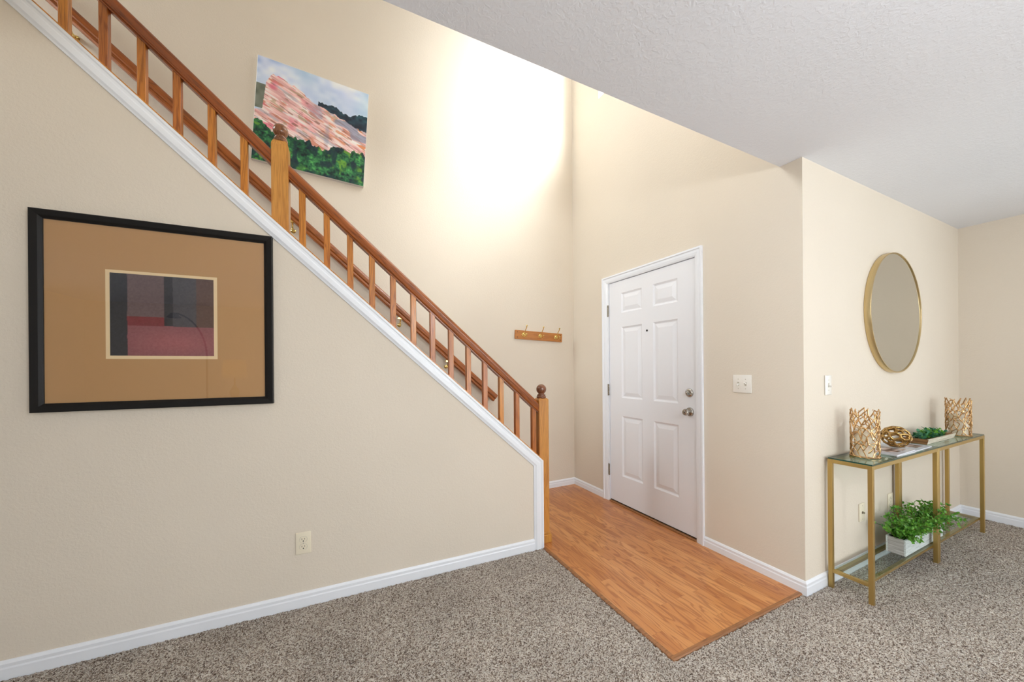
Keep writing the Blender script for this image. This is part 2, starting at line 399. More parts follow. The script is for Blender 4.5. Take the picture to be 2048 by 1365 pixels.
# white casing trim along the slope and down the wall end: stepped profile (offset from wall face, distance in from the edge)
TW = 0.072
pr = [(0.0, 0.0), (-0.016, 0.0), (-0.016, 0.010), (-0.012, 0.016), (-0.012, 0.026), (-0.0165, 0.032), (-0.0165, 0.054), (-0.010, 0.064), (-0.007, TW), (0.0, TW)]
def trim_ring(x, z, du, dz, k):     # point on outer edge, inward direction scaled by k
    return [(x + du * d * k, o, z + dz * d * k) for o, d in pr]
bm = NB()
sl = math.atan(0.902); n_in = (-math.sin(sl), -math.cos(sl))
rings = []
s1 = math.atan(0.917)
rings.append(trim_ring(-1.88, z_trim(-1.88), -math.sin(s1), -math.cos(s1), 1))
rings.append(trim_ring(-0.303, z_trim(-0.303), n_in[0], n_in[1], 1))
# mitre at the knee corner
ang = (math.pi / 2 - sl) / 2.0
mit = (-1.0, (n_in[1]) / (1) * 0)   # placeholder replaced below
c_ = Vector((-1.0, 0.0)); s_ = Vector(n_in); b_ = (c_ + s_).normalized(); kk = 1.0 / b_.dot(c_)
rings.append(trim_ring(XE, z_trim(XE), b_.x, b_.y, kk))
rings.append(trim_ring(XE, 0.0, -1.0, 0.0, 1))
vr = [[bm.verts.new((x, yA(x) + o, z)) for x, o, z in r] for r in rings]
for a, b in zip(vr[:-1], vr[1:]):
    for i in range(len(pr)): bm.faces.new((a[i], a[(i + 1) % len(pr)], b[(i + 1) % len(pr)], b[i]))
bm.faces.new(vr[0]); bm.faces.new(vr[-1][::-1])
struct('trim_1', bm, TRIM)
# baseboards
BH, BT = 0.083, 0.013
bprof = [(0, 0), (BT, 0), (BT, BH * 0.62), (BT * 0.8, BH * 0.70), (BT * 0.85, BH * 0.86), (BT * 0.45, BH * 0.97), (BT * 0.3, BH), (0, BH)]
def baseboard(name, pts, normals, z0=0.0):
    bm = NB(); rings = []
    for (x, y), (nx, ny) in zip(pts, normals):
        rings.append([bm.verts.new((x + nx * t, y + ny * t, z0 + h)) for t, h in bprof])
    n = len(bprof)
    for a, b in zip(rings[:-1], rings[1:]):
        for i in range(n): bm.faces.new((a[i], a[(i + 1) % n], b[(i + 1) % n], b[i]))
    bm.faces.new(rings[0]); bm.faces.new(rings[-1][::-1]); return struct(name, bm, TRIM)
baseboard('baseboard_stair', [(XL, yA(XL)), (XE - 0.070, yA(XE - 0.070))], [(0, -1), (0, -1)])
baseboard('baseboard_back', [(1.40, YK), (XB, YK), (XB, 2.727)], [(0, -1), (-1, -1), (-1, 0)], 0.0)
baseboard('baseboard_right', [(XB, 1.676), (XB, YC), (XD, YC), (XD, YBK)], [(-1, 0), (-1, -1), (-1, -1), (-1, 0)], 0.0)
baseboard('baseboard_left', [(XL, YBK), (XL, 2.2)], [(1, 0), (1, 0)])
baseboard('baseboard_behind', [(XL, YBK), (XD, YBK)], [(0, 1), (0, 1)])
# laminate entry floor with stained edge nosing
LX0, LY0, LZ = 1.293, 1.082, 0.014
bm = NB(); prism(bm, [(LX0 + 0.012, LY0 + 0.012), (XB, LY0 + 0.012), (XB, YK), (1.245, YK), (1.245, 2.31), (LX0 + 0.012, 2.31)], 'z', 0.0005, LZ)
struct('floor', bm, LAM)
bm = NB()
ed = [(0.0, 0.0005), (0.0, 0.009), (0.003, 0.0135), (0.008, 0.0155), (0.020, 0.0150), (0.020, 0.0005)]
def edge_ring(x, y, nx, ny): return [bm.verts.new((x + nx * t, y + ny * t, h)) for t, h in ed]
rg = [edge_ring(LX0, 2.165, 1, 0), edge_ring(LX0, LY0, 1, 1), edge_ring(XB - 0.014, LY0, 0, 1)]
for a, b in zip(rg[:-1], rg[1:]):
    for i in range(len(ed)): bm.faces.new((a[i], a[(i + 1) % len(ed)], b[(i + 1) % len(ed)], b[i]))
bm.faces.new(rg[0]); bm.faces.new(rg[-1][::-1]); struct('trim_2', bm, OAKE, smooth=True)

# carpet pile in front of the camera: tufted relief over the flat carpet
def pile():
    st = 0.0042
    xs = np.arange(-1.75, XD - BT, st); ys = np.arange(0.0, 2.26, st)
    X, Y = np.meshgrid(xs, ys); rs = np.random.RandomState(3)
    X = X + (rs.rand(*X.shape) - 0.5) * st * 0.7; Y = Y + (rs.rand(*X.shape) - 0.5) * st * 0.7
    Z = 0.003 + rs.rand(*X.shape) * 0.0065 + vnoise(X * 9, Y * 9, 5) * 0.002
    line = 2.2 - 0.488 * (X + 1.23) - 0.30
    ok = (Y > line) & (Y > 0.05)
    fr = 2.1848 + SA * (X - 1.30) - BT * 0.9
    # jagged, slightly overlapping edge against the laminate nosing
    jag = (vnoise(X * 70, Y * 70, 8) - 0.5) * 0.008
    ok &= np.where(X < LX0, Y < fr, True)
    lam = (X > LX0 + 0.001 + jag) & (Y > LY0 + 0.001 + jag)
    ok &= ~lam
    ok &= np.where(X > XB - BT, Y < YC - BT * 0.9, True)
    nx = X.shape[1]
    q = ok[:-1, :-1] & ok[1:, :-1] & ok[:-1, 1:] & ok[1:, 1:]
    J, I = np.nonzero(q); a = J * nx + I
    faces = np.stack([a, a + 1, a + nx + 1, a + nx], 1)
    used = np.unique(faces); remap = np.zeros(X.size, int); remap[used] = np.arange(len(used)); faces = remap[faces]
    co = np.stack([X, Y, Z], -1).reshape(-1, 3)[used]
    me = bpy.data.meshes.new('carpet_pile'); n = len(faces)
    me.vertices.add(len(co)); me.vertices.foreach_set('co', co.astype(np.float32).ravel())
    me.loops.add(n * 4); me.loops.foreach_set('vertex_index', faces.astype(np.int32).ravel())
    me.polygons.add(n); me.polygons.foreach_set('loop_start', np.arange(0, n * 4, 4, dtype=np.int32))
    me.polygons.foreach_set('use_smooth', np.ones(n, bool)); me.update(calc_edges=True)
    me.materials.append(CARPET); o = bpy.data.objects.new('carpet_pile', me); COL.objects.link(o)
    tag(o, 'speckled brown and beige cut-pile carpet covering the living room floor', 'carpet', kind='stuff')
pile()

# ------------------------------------------------------------------ windows
def window(name, axis, pos, out, a0, a1, z0, z1, mullions=1):
    """frame ring set in the wall thickness; pane as child. axis 'x': plane x=pos spanning y; 'y': plane y=pos spanning x"""
    root = thing(name, ((pos, (a0 + a1) / 2, z0) if axis == 'x' else ((a0 + a1) / 2, pos, z0)), kind='structure')
    fw = 0.028; c0, c1 = pos + out * 0.075, pos + out * 0.115
    c0, c1 = min(c0, c1), max(c0, c1)
    def B(bm, p0, p1, q0, q1, d0=c0, d1=c1):
        box(bm, d0, d1, p0, p1, q0, q1) if axis == 'x' else box(bm, p0, p1, d0, d1, q0, q1)
    bm = NB(); B(bm, a0, a0 + fw, z0, z1); B(bm, a1 - fw, a1, z0, z1); B(bm, a0 + fw, a1 - fw, z0, z0 + fw); B(bm, a0 + fw, a1 - fw, z1 - fw, z1)
    for k in range(mullions):
        m = a0 + (a1 - a0) * (k + 1) / (mullions + 1); B(bm, m - 0.02, m + 0.02, z0 + fw, z1 - fw)
    obj('window_frame', bm, TRIM, root)
    bm = NB(); mid = (c0 + c1) / 2; B(bm, a0 + fw * 0.5, a1 - fw * 0.5, z0 + fw * 0.5, z1 - fw * 0.5, mid - 0.0015, mid + 0.0015)
    obj('window_pane', bm, PANE, root)
window('window_1', 'x', XB, 1, WY0, WY1, WZ0, WZ1, 1)
window('window_2', 'x', XD, 1, RY0, RY1, RZ0, RZ1, 1)
window('added_window_left', 'x', XL, -1, SY0, SY1, SZ0, SZ1, 1)  # unseen window, added to let in the left fill
window('added_window_landing', 'x', XL, -1, UY0, UY1, UZ0, UZ1, 1)  # unseen upper window, added to let in the landing fill
window('window_3', 'y', YBK, -1, BX0, BX1, BZ0, BZ1, 2)

# ================================================================== DOOR
door = thing('door_1', (XB, (DY0 + DY1) / 2, 0.014), kind='structure')
LF = XB + 0.006          # front face of the leaf
def door_leaf():
    bm = NB(); y0, y1, z0, z1 = DY0 + 0.003, DY1 - 0.003, 0.036, 2.062
    # grid of stiles/rails with recessed raised panels
    cols = [(1.891, 2.128), (2.246, 2.492)]     # right column (near camera), left column
    rows = [(0.284, 0.833), (0.997, 1.641), (1.770, 1.950)]
    ys = [y0, cols[0][0], cols[0][1], cols[1][0], cols[1][1], y1]; zs = [z0, rows[0][0], rows[0][1], rows[1][0], rows[1][1], rows[2][0], rows[2][1], z1]
    V = {}
    def v(y, z, d=0.0):
        k = (round(y, 5), round(z, 5), round(d, 5))
        if k not in V: V[k] = bm.verts.new((LF + d, y, z))
        return V[k]
    for i in range(5):
        for j in range(7):
            ya, yb, za, zb = ys[i], ys[i + 1], zs[j], zs[j + 1]
            if i in (1, 3) and j in (1, 3, 5):
                lv = [(0, 0), (0.006, 0.004), (0.014, 0.0085), (0.020, 0.0085), (0.046, 0.002), (0.050, 0.0012)]
                prev = None
                for ins, dp in lv:
                    ring = [v(ya + ins, za + ins, dp), v(yb - ins, za + ins, dp), v(yb - ins, zb - ins, dp), v(ya + ins, zb - ins, dp)]
                    if prev:
                        for k in range(4): bm.faces.new((prev[k], prev[(k + 1) % 4], ring[(k + 1) % 4], ring[k]))
                    prev = ring
                bm.faces.new(prev)
            else: bm.faces.new((v(ya, za), v(yb, za), v(yb, zb), v(ya, zb)))
    # sides and back
    bk = [bm.verts.new((LF + 0.04, y, z)) for y, z in ((y0, z0), (y1, z0), (y1, z1), (y0, z1))]
    bm.faces.new(bk)
    def strip(seq, b0, b1): bm.faces.new(seq + [b1, b0])
    strip([v(y, z0) for y in ys], bk[0], bk[1]); strip([v(y, z1) for y in ys], bk[3], bk[2])
    strip([v(y0, z) for z in zs], bk[0], bk[3]); strip([v(y1, z) for z in zs], bk[1], bk[2])
    return obj('door_leaf', bm, DOORM, door)
leaf = door_leaf()
# casing: profile swept round the opening; jamb behind it
def casing():
    cp = [(0.0, 0.0), (-0.019, 0.0), (-0.019, 0.012), (-0.013, 0.018), (-0.013, 0.034), (-0.010, 0.050), (-0.006, 0.060), (0.0, 0.060)]
    bm = NB(); y0, y1, z1 = 1.676, 2.727, 2.128
    def R(y, z, dy, dz): return [bm.verts.new((XB + o, y + dy * d, z + dz * d)) for o, d in cp]
    rg = [R(y0, 0, 1, 0), R(y0, z1, 1, -1), R(y1, z1, -1, -1), R(y1, 0, -1, 0)]
    for a, b in zip(rg[:-1], rg[1:]):
        for i in range(len(cp)): bm.faces.new((a[i], a[(i + 1) % len(cp)], b[(i + 1) % len(cp)], b[i]))
    bm.faces.new(rg[0]); bm.faces.new(rg[-1][::-1])
    # jamb
    box(bm, XB - 0.004, XB + 0.11, y0 + 0.052, DY0, 0.0, z1 - 0.052); box(bm, XB - 0.004, XB + 0.11, DY1, y1 - 0.052, 0.0, z1 - 0.052)
    box(bm, XB - 0.004, XB + 0.11, DY0, DY1, DZ, z1 - 0.052)
    return obj('door_casing', bm, TRIM, door)
casing()
bm = NB(); box(bm, XB - 0.012, XB + 0.11, DY0, DY1, 0.0005, 0.026, 0.004); obj('door_sill', bm, OAKE, door)
bm = NB(); box(bm, LF + 0.002, LF + 0.03, DY0 + 0.003, DY1 - 0.003, 0.027, 0.036); obj('door_sweep', bm, BLACK, door)
for zc_ in (1.808, 1.064, 0.310):
    bm = NB(); yh = DY1 + 0.002
    box(bm, XB - 0.0055, XB - 0.0045 + 0.006, yh, yh + 0.014, zc_ - 0.054, zc_ + 0.054)
    for k in range(5):
        za = zc_ - 0.054 + k * 0.0216
        lathe(bm, [(0.0055, za + 0.0006), (0.0065, za + 0.002), (0.0065, za + 0.0196), (0.0055, za + 0.021)], 10, (XB - 0.006, yh, 0))
    obj('hinge', bm, HINGE, door, smooth=True)
# knob, deadbolt, peephole
def knob(y, z):
    bm = NB(); x = LF
    lathe(bm, [(0.0, x - 0.062), (0.009, x - 0.0615), (0.0105, x - 0.060), (0.013, x - 0.060), (0.0205, x - 0.058), (0.0245, x - 0.050), (0.0245, x - 0.042), (0.019, x - 0.032), (0.0125, x - 0.024), (0.0125, x - 0.014), (0.028, x - 0.012), (0.0325, x - 0.006), (0.0335, x + 0.001)][::-1], 32, (0, y, z), 'x')
    k = obj('door_knob', bm, NICKEL, door, smooth=True)
    bm = NB(); box(bm, x - 0.0635, x - 0.0612, y - 0.0012, y + 0.0012, z - 0.006, z + 0.006); obj('lock_button', bm, BLACK, k)
knob(1.792, 0.944)
bm = NB(); lathe(bm, [(0.0, LF - 0.016), (0.022, LF - 0.0155), (0.0265, LF - 0.012), (0.0315, LF - 0.006), (0.0325, LF + 0.001)][::-1], 32, (0, 1.794, 1.083), 'x'); db = obj('deadbolt', bm, NICKEL, door, smooth=True)
bm = NB(); box(bm, LF - 0.033, LF - 0.015, -0.0035, 0.0035, -0.019, 0.019, 0.003, 2, Matrix.Translation((0, 1.794, 1.083)) @ Matrix.Rotation(math.radians(-35), 4, 'X')); obj('thumb_turn', bm, NICKEL, db, smooth=True)
bm = NB(); lathe(bm, [(0.0, LF - 0.0015), (0.0055, LF - 0.0015), (0.0055, LF - 0.003), (0.0085, LF - 0.003), (0.0085, LF + 0.001)][::-1], 16, (0, 2.191, 1.58), 'x'); obj('peephole', bm, BLACK, door, smooth=True)

# ================================================================== STAIR RAILING
rail_root = thing('stair_railing', (XE + 0.04, yA(XE) + 0.075, 0.014), 'orange oak stair railing with square balusters and two ball-topped newels on the sloping wall', 'railing')
OC = 0.075                                       # centre line behind the wall face
uA = Vector((1, SA, 0)).normalized(); nA = Vector((-SA, 1, 0)).normalized()
def P3(x, off, z): return Vector((x, yA(x) + off, z))
def zr_low(x): return 2.314 - 0.893 * (x + 0.223)         # underside of the lower rail
def zr_up(x): return 2.381 - 0.913 * (x + 0.307)
capt = 0.010
def cap(x0, x1):
    bm = NB(); prof = [(x, z_trim(x)) for x in (x0, x1)]
    for o0, o1, h0, h1 in ((-0.004, WT + 0.012, 0.001, capt),):
        A = [bm.verts.new(P3(x, o, z_trim(x) + h)) for x in (x0, x1) for o in (o0, o1) for h in (h0, h1)]
        for f in [(0, 1, 3, 2), (4, 6, 7, 5), (0, 4, 5, 1), (2, 3, 7, 6), (0, 2, 6, 4), (1, 5, 7, 3)]: bm.faces.new([A[i] for i in f])
    return obj('base_cap', bm, OAKC, rail_root)
cap(-0.303, XE); cap(-1.88, -0.303)
def sloped_rail(name, x0, x1, zf, slope, mat=OAKR, root=rail_root, off=OC, prof=None, base=None):
    """moulded rail: local x runs down the slope, so the grain follows it"""
    o0 = base(x0) if base else P3(x0, off, zf(x0)); o1 = base(x1) if base else P3(x1, off, zf(x1))
    X = (o1 - o0); L = X.length; X.normalize(); Y = Vector((0, 0, 1)).cross(X).normalized(); Z = X.cross(Y)
    m = Matrix.Identity(4)
    for i in range(3): m[i][0] = X[i]; m[i][1] = Y[i]; m[i][2] = Z[i]; m[i][3] = o0[i]
    # vertical end cuts
    cut = math.tan(math.asin(-X.z)) if not base else 0.0
    bm = NB(); rings = []
    for t in (0, 1):
        rings.append([bm.verts.new((t * L + pz * (X.z / max(1e-6, math.sqrt(1 - X.z ** 2))) * (1 if not base else 0), py, pz)) for py, pz in prof])
    n = len(prof)
    for i in range(n): bm.faces.new((rings[0][i], rings[0][(i + 1) % n], rings[1][(i + 1) % n], rings[1][i]))
    bm.faces.new(rings[0]); bm.faces.new(rings[1][::-1])
    lm = MW[root.name].inverted() @ m
    return obj(name, bm, mat, root, smooth=True, local=True, mtx=lm)
RP = [(-0.016, 0.0), (-0.020, 0.0), (-0.020, 0.006), (-0.027, 0.010), (-0.029, 0.015), (-0.025, 0.020), (-0.0255, 0.024), (-0.030, 0.032), (-0.030, 0.042), (-0.026, 0.052), (-0.017, 0.059), (0.0, 0.062)]
RP = RP + [(-a, b) for a, b in RP[-2::-1]]
RP = RP[::-1]
sloped_rail('handrail', -0.226, XE + 0.002, zr_low, 0.893, prof=RP)
sloped_rail('handrail', -1.88, -0.303, zr_up, 0.913, prof=RP)
# balusters, each a square oak spindle cut on the slope at both ends
bal = [(-1.757, 0), (-1.625, 0), (-1.493, 0), (-1.362, 0), (-1.232, 0), (-1.086, 0), (-0.956, 0), (-0.825, 0), (-0.695, 0), (-0.560, 0), (-0.426, 0)]
bal = [b[0] for b in bal] + [-0.163, -0.043, 0.077, 0.195, 0.314, 0.434, 0.552, 0.671, 0.788, 0.904, 1.022, 1.142, 1.274]
hb = 0.0158
for xb in bal:
    zf = zr_up if xb < -0.303 else zr_low
    bm = NB(); R0 = []; R1 = []
    for dx, dy in ((-hb, -hb), (hb, -hb), (hb, hb), (-hb, hb)):
        x = xb + dx; R0.append(bm.verts.new(P3(x, OC + dy, z_trim(x) + capt - 0.001))); R1.append(bm.verts.new(P3(x, OC + dy, zf(x) + 0.004)))
    for i in range(4): bm.faces.new((R0[i], R0[(i + 1) % 4], R1[(i + 1) % 4], R1[i]))
    bm.faces.new(R0[::-1]); bm.faces.new(R1)
    es = [e for e in bm.edges if abs(e.verts[0].co.z - e.verts[1].co.z) > 0.2]
    bmesh.ops.bevel(bm, geom=es, offset=0.002, segments=1, affect='EDGES')
    obj('baluster', bm, OAKV, rail_root)
def newel(xc, off, z0, zt, w=0.079, plinth=False, slopecut=False):
    c = P3(xc, off, 0); h = w / 2; m = Matrix.Translation(c) @ Matrix.Rotation(math.atan(SA), 4, 'Z')
    bm = NB()
    if slopecut:
        R = []
        for dx, dy in ((-h, -h), (h, -h), (h, h), (-h, h)):
            R.append((bm.verts.new((dx, dy, z_trim(xc + dx) + capt - 0.002)), bm.verts.new((dx, dy, zt - 0.03))))
        for i in range(4): bm.faces.new((R[i][0], R[(i + 1) % 4][0], R[(i + 1) % 4][1], R[i][1]))
        bm.faces.new([r[0] for r in R][::-1]); top = [r[1] for r in R]
    else:
        R = []
        for dx, dy in ((-h, -h), (h, -h), (h, h), (-h, h)):
            R.append((bm.verts.new((dx, dy, z0)), bm.verts.new((dx, dy, zt - 0.014))))
        for i in range(4): bm.faces.new((R[i][0], R[(i + 1) % 4][0], R[(i + 1) % 4][1], R[i][1]))
        bm.faces.new([r[0] for r in R][::-1]); top = [r[1] for r in R]
    # rounded shoulder to the top
    steps = [(0.90, 0.45), (0.80, 0.78), (0.66, 1.0)]
    dz = 0.03 if slopecut else 0.014; prev = top; zb = zt - dz
    for k, hh in steps:
        ring = [bm.verts.new((v.co.x / h * h * k if False else math.copysign(h * k, v.co.x), math.copysign(h * k, v.co.y), zb + dz * hh)) for v in top]
        for i in range(4): bm.faces.new((prev[i], prev[(i + 1) % 4], ring[(i + 1) % 4], ring[i]))
        prev = ring
    bm.faces.new(prev)
    es = [e for e in bm.edges if abs(e.verts[0].co.z - e.verts[1].co.z) > 0.1]
    bmesh.ops.bevel(bm, geom=es, offset=0.003, segments=2, affect='EDGES')
    bmesh.ops.transform(bm, matrix=m, verts=bm.verts)
    nw = obj('newel_post', bm, OAKN, rail_root)
    bm = NB(); lathe(bm, [(0.033, zt - 0.002), (0.0345, zt + 0.004), (0.0345, zt + 0.010), (0.030, zt + 0.014), (0.031, zt + 0.018), (0.030, zt + 0.024), (0.022, zt + 0.027), (0.021, zt + 0.034)], 32, tuple(c))
    ball(bm, (c.x, c.y, zt + 0.063), 0.0365, 32)
    obj('finial', bm, OAKF, nw, smooth=True)
    if plinth:
        bm = NB(); box(bm, -h - 0.002, h + 0.012, -h - 0.012, h + 0.012, z0, z0 + 0.058, 0.003)
        box(bm, -h - 0.002, h + 0.006, -h - 0.006, h + 0.006, z0 + 0.058, z0 + 0.074, 0.003)
        bmesh.ops.transform(bm, matrix=m, verts=bm.verts); obj('plinth', bm, OAKN, nw)
newel(1.344, 0.080, 0.014, 1.056, plinth=True)
newel(-0.264, 0.080, 0, 2.515, slopecut=True)

# handrail on the far wall with its brass brackets
wr = thing('wall_handrail', (1.35, YK, 0.95), 'moulded oak handrail on brass brackets fixed to the wall behind the balusters', 'handrail')
WP = [(-0.020, -0.006), (0.016, -0.006), (0.022, 0.0), (0.020, 0.020), (0.026, 0.040), (0.020, 0.054), (-0.014, 0.054), (-0.022, 0.048), (-0.027, 0.036), (-0.029, 0.022), (-0.021, 0.015), (-0.026, 0.009), (-0.026, 0.001)]
sloped_rail('rail', -2.1, 1.335, None, 0, mat=OAKR, root=wr, prof=[(a, b * 1.22) for a, b in WP[::-1]], base=lambda x: Vector((x, YK - 0.07, 3.446 - 0.882 * (x + 1.449) - 0.022)))
for xb in (-1.449, -0.289, 0.49, 0.899):
    zb = 3.446 - 0.882 * (xb + 1.449) - 0.02
    bm = NB(); lathe(bm, [(0.017, YK), (0.017, YK - 0.004), (0.010, YK - 0.009), (0.007, YK - 0.014)], 16, (xb, 0, zb - 0.062), 'y')
    tube(bm, [(xb, YK - 0.008, zb - 0.062), (xb, YK - 0.045, zb - 0.066), (xb, YK - 0.066, zb - 0.05), (xb, YK - 0.070, zb - 0.012)], 0.0062, 10)
    ball(bm, (xb, YK - 0.055, zb - 0.066), 0.0095, 12)
    box(bm, xb - 0.022, xb + 0.022, YK - 0.082, YK - 0.058, zb - 0.022, zb - 0.004, 0.002)
    obj('bracket', bm, BRASS, wr, smooth=True)

# ================================================================== COAT HOOKS
hk = thing('coat_hook_rack', (1.882, YK, 1.602), 'small oak board with three brass coat hooks on the wall left of the door', 'coat rack', rot=(0, math.radians(2.2), 0))
bm = NB(); box(bm, -0.279, 0.279, -0.018, -0.0005, -0.0445, 0.0445, 0.003); brd = obj('board', bm, OAKB, hk, local=True)
for sx in (-1, 1):
    for sz in (-1, 1):
        bm = NB(); lathe(bm, [(0.0, -0.0195), (0.006, -0.019), (0.006, -0.0175)], 12, (sx * 0.256, 0, sz * 0.026), 'y'); obj('screw_plug', bm, OAKF, brd, local=True)
for hx in (-0.186, 0.007, 0.198):
    bm = NB()
    lathe(bm, [(0.024, -0.0185), (0.023, -0.021), (0.016, -0.024), (0.011, -0.029), (0.0, -0.031)][::1], 8, (hx, 0, 0.002), 'y')
    for k in range(8):
        a = k * math.pi / 4; ball(bm, (hx + 0.018 * math.cos(a), -0.0215, 0.002 + 0.018 * math.sin(a)), 0.0062, 8, (1, 0.6, 1))
    tube(bm, [(hx, -0.026, -0.002), (hx + 0.001, -0.05, -0.022), (hx + 0.002, -0.072, -0.022), (hx + 0.002, -0.082, 0.0)], 0.0042, 8)
    ball(bm, (hx + 0.002, -0.083, 0.003), 0.0085, 12)
    tube(bm, [(hx, -0.026, 0.004), (hx, -0.045, 0.024), (hx, -0.060, 0.050), (hx, -0.078, 0.066), (hx, -0.085, 0.082)], 0.0042, 8)
    ball(bm, (hx, -0.086, 0.086), 0.008, 12)
    obj('hook', bm, BRASS, hk, smooth=True, local=True)

# ================================================================== LANDSCAPE PAINTING
def landscape(U, V):
    H = np.zeros(U.shape + (3,))
    n = lambda a, b, s: vnoise(U * a, V * b, s)
    # sky
    s = n(7, 9, 1) * 0.6 + n(18, 22, 2) * 0.4
    sky = np.array([196, 212, 232])[None, None] + (s[..., None] - 0.5) * np.array([60, 44, 22]) + (n(5, 4, 3)[..., None] - 0.4) * np.array([30, 12, 16])
    dk = np.clip((0.45 - U) * 1.2, 0, 1) * np.clip((V - 0.7) * 3, 0, 1) * n(14, 20, 4)
    sky = sky - dk[..., None] * np.array([110, 84, 50])
    H[:] = sky
    # distant dark tree ridge
    top = np.interp(U, [0, .5, .53, .6, .69, .76, .84, .92, 1], [0, 0, .745, .742, .745, .705, .70, .745, .75]) + (n(60, 1, 6) - 0.5) * 0.02
    teal = np.array([28, 50, 66]) + (n(30, 36, 7)[..., None] - 0.5) * np.array([26, 50, 46]) + np.clip((U - 0.8) * 3, 0, 1)[..., None] * np.clip((V - 0.66) * 8, 0, 1)[..., None] * np.array([0, 50, 40])
    H = np.where((V < top)[..., None], teal, H)
    # olive gap at the left
    ol = (U < 0.10 + (n(1, 20, 8) - 0.5) * 0.05) & (V > 0.5) & (V < 0.74)
    H = np.where(ol[..., None], np.array([110, 116, 104]) + (n(20, 20, 9)[..., None] - 0.5) * 40, H)
    # pink rock slope, strokes running down to the right
    ridge = np.interp(U, [0, .06, .08, .13, .17, .33, .48, .7, .87, 1], [.48, .5, .78, .87, .86, .81, .72, .66, .60, .575]) + (n(45, 1, 10) - 0.5) * 0.025
    A = U * 0.93 - V * 0.36; Bc = U * 0.36 + V * 0.93
    st = vnoise(A * 5, Bc * 34, 11) * 0.55 + vnoise(A * 11, Bc * 80, 12) * 0.45
    st2 = vnoise(A * 4 + 9, Bc * 22, 13); st3 = vnoise(A * 7 + 3, Bc * 40, 14); st4 = vnoise(A * 6, Bc * 60, 15)
    fine = vnoise(A * 14, Bc * 150, 41)
    pk = np.array([234, 194, 190]) + (st[..., None] - 0.5) * np.array([84, 120, 112]) + (fine[..., None] - 0.5) * np.array([26, 40, 38])
    lerp = lambda c, m, col: c * (1 - m[..., None]) + np.array(col) * m[..., None]
    sm = lambda x, a, b: np.clip((x - a) / (b - a), 0, 1)
    pk = lerp(pk, sm(vnoise(A * 9, Bc * 46, 13), .70, .80) * 0.8, [196, 122, 98])
    pk = lerp(pk, sm(vnoise(A * 8 + 3, Bc * 52, 14), .68, .78) * 0.75, [182, 178, 186])
    pk = lerp(pk, sm(vnoise(A * 10, Bc * 75, 15), .68, .78) * 0.8, [242, 230, 226])
    pk = lerp(pk, sm(vnoise(A * 7, Bc * 30, 42), .70, .82) * np.clip(1.25 - U * 2, 0, 1) * 0.7, [212, 96, 120])
    pk = lerp(pk, sm(vnoise(A * 12, Bc * 60, 43), .80, .88) * 0.6, [160, 140, 104])
    pk = lerp(pk, sm(vnoise(A * 13, Bc * 110, 44), .78, .86) * 0.7, [140, 96, 84])
    pk = lerp(pk, sm(vnoise(A * 12, Bc * 40, 16), .70, .80) * sm(U, .4, .9) * 0.8, [206, 118, 66])
    pk = lerp(pk, sm(vnoise(U * 8, V * 10, 45), .72, .80) * sm(U, .4, .7) * 0.7, [120, 132, 160])
    H = np.where((V < ridge)[..., None], pk, H)
    # green forest
    ft = np.interp(U, [0, .06, .17, .32, .37, .45, .52, .61, .71, .78, .82, .93, 1], [.385, .385, .30, .31, .29, .32, .29, .265, .33, .33, .31, .36, .33]) + (n(34, 1, 17) - 0.5) * 0.05 + (n(90, 1, 18) - 0.5) * 0.02
    f1 = n(16, 17, 19) * 0.35 + n(38, 38, 20) * 0.35 + n(80, 80, 21) * 0.3
    gr = np.array([30, 88, 54]) + (f1[..., None] - 0.5) * np.array([150, 230, 90])
    gr = lerp(gr, sm(n(26, 26, 22), .64, .76) * sm(n(8, 8, 46), .4, .6) * 0.75, [112, 160, 50]); gr = lerp(gr, sm(n(17, 15, 23), .60, .74) * 0.8, [8, 34, 50])
    gr = lerp(gr, sm(n(50, 44, 47), .72, .82) * 0.6, [10, 70, 50])
    H = np.where((V < ft)[..., None], gr, H)
    return H * 1.07 + 4
pw, ph = 0.761, 0.775
pt = thing('canvas_painting', (-0.168, YK - 0.0005, 2.800), 'unframed landscape canvas of a pink rocky slope above green trees, hung askew above the stairs', 'painting', rot=(0, math.radians(3.4), 0))
CANV = NT('canvas_edge_white').pbr(srgb(225, 222, 218), 0.8)
bm = NB(); box(bm, -pw / 2, pw / 2, -0.034, 0.0, 0, ph, 0.002); obj('stretched_canvas', bm, CANV, pt, local=True)
art_grid('painted_face', pw - 0.004, ph - 0.004, 330, 336, landscape, vcol('landscape_paint', 0.45, 0.4), pt, -0.0348)

# ================================================================== FRAMED PRINT
fx0, fx1, fz0, fz1 = -1.1512, -0.2927, 1.1024, 1.9641
fw_, fh_ = (fx1 - fx0) / math.cos(math.atan(SA)), fz1 - fz0
fp = thing('framed_print', ((fx0 + fx1) / 2, yA((fx0 + fx1) / 2) - 0.0005, fz0), 'square abstract print in a wide tan mat and black frame on the stair wall', 'picture', rot=(0, 0, math.atan(SA)))
FR = 0.037
bm = NB()
fprof = [(0, 0.0), (0, -0.026), (0.004, -0.028), (FR - 0.012, -0.024), (FR - 0.004, -0.018), (FR, -0.016), (FR, 0.0)]
cs = [(-fw_ / 2, 0, 1, 1), (fw_ / 2, 0, -1, 1), (fw_ / 2, fh_, -1, -1), (-fw_ / 2, fh_, 1, -1)]
rg = [[bm.verts.new((x + dx * d, o, z + dz * d)) for d, o in fprof] for x, z, dx, dz in cs]
for k in range(4):
    a, b = rg[k], rg[(k + 1) % 4]
    for i in range(len(fprof) - 1): bm.faces.new((a[i], a[i + 1], b[i + 1], b[i]))
    bm.faces.new((a[-1], a[0], b[0], b[-1]))
obj('frame', bm, BFRAME, fp, local=True)
TAN = NT('tan_mat_board').pbr(srgb(190, 147, 98), 0.8)
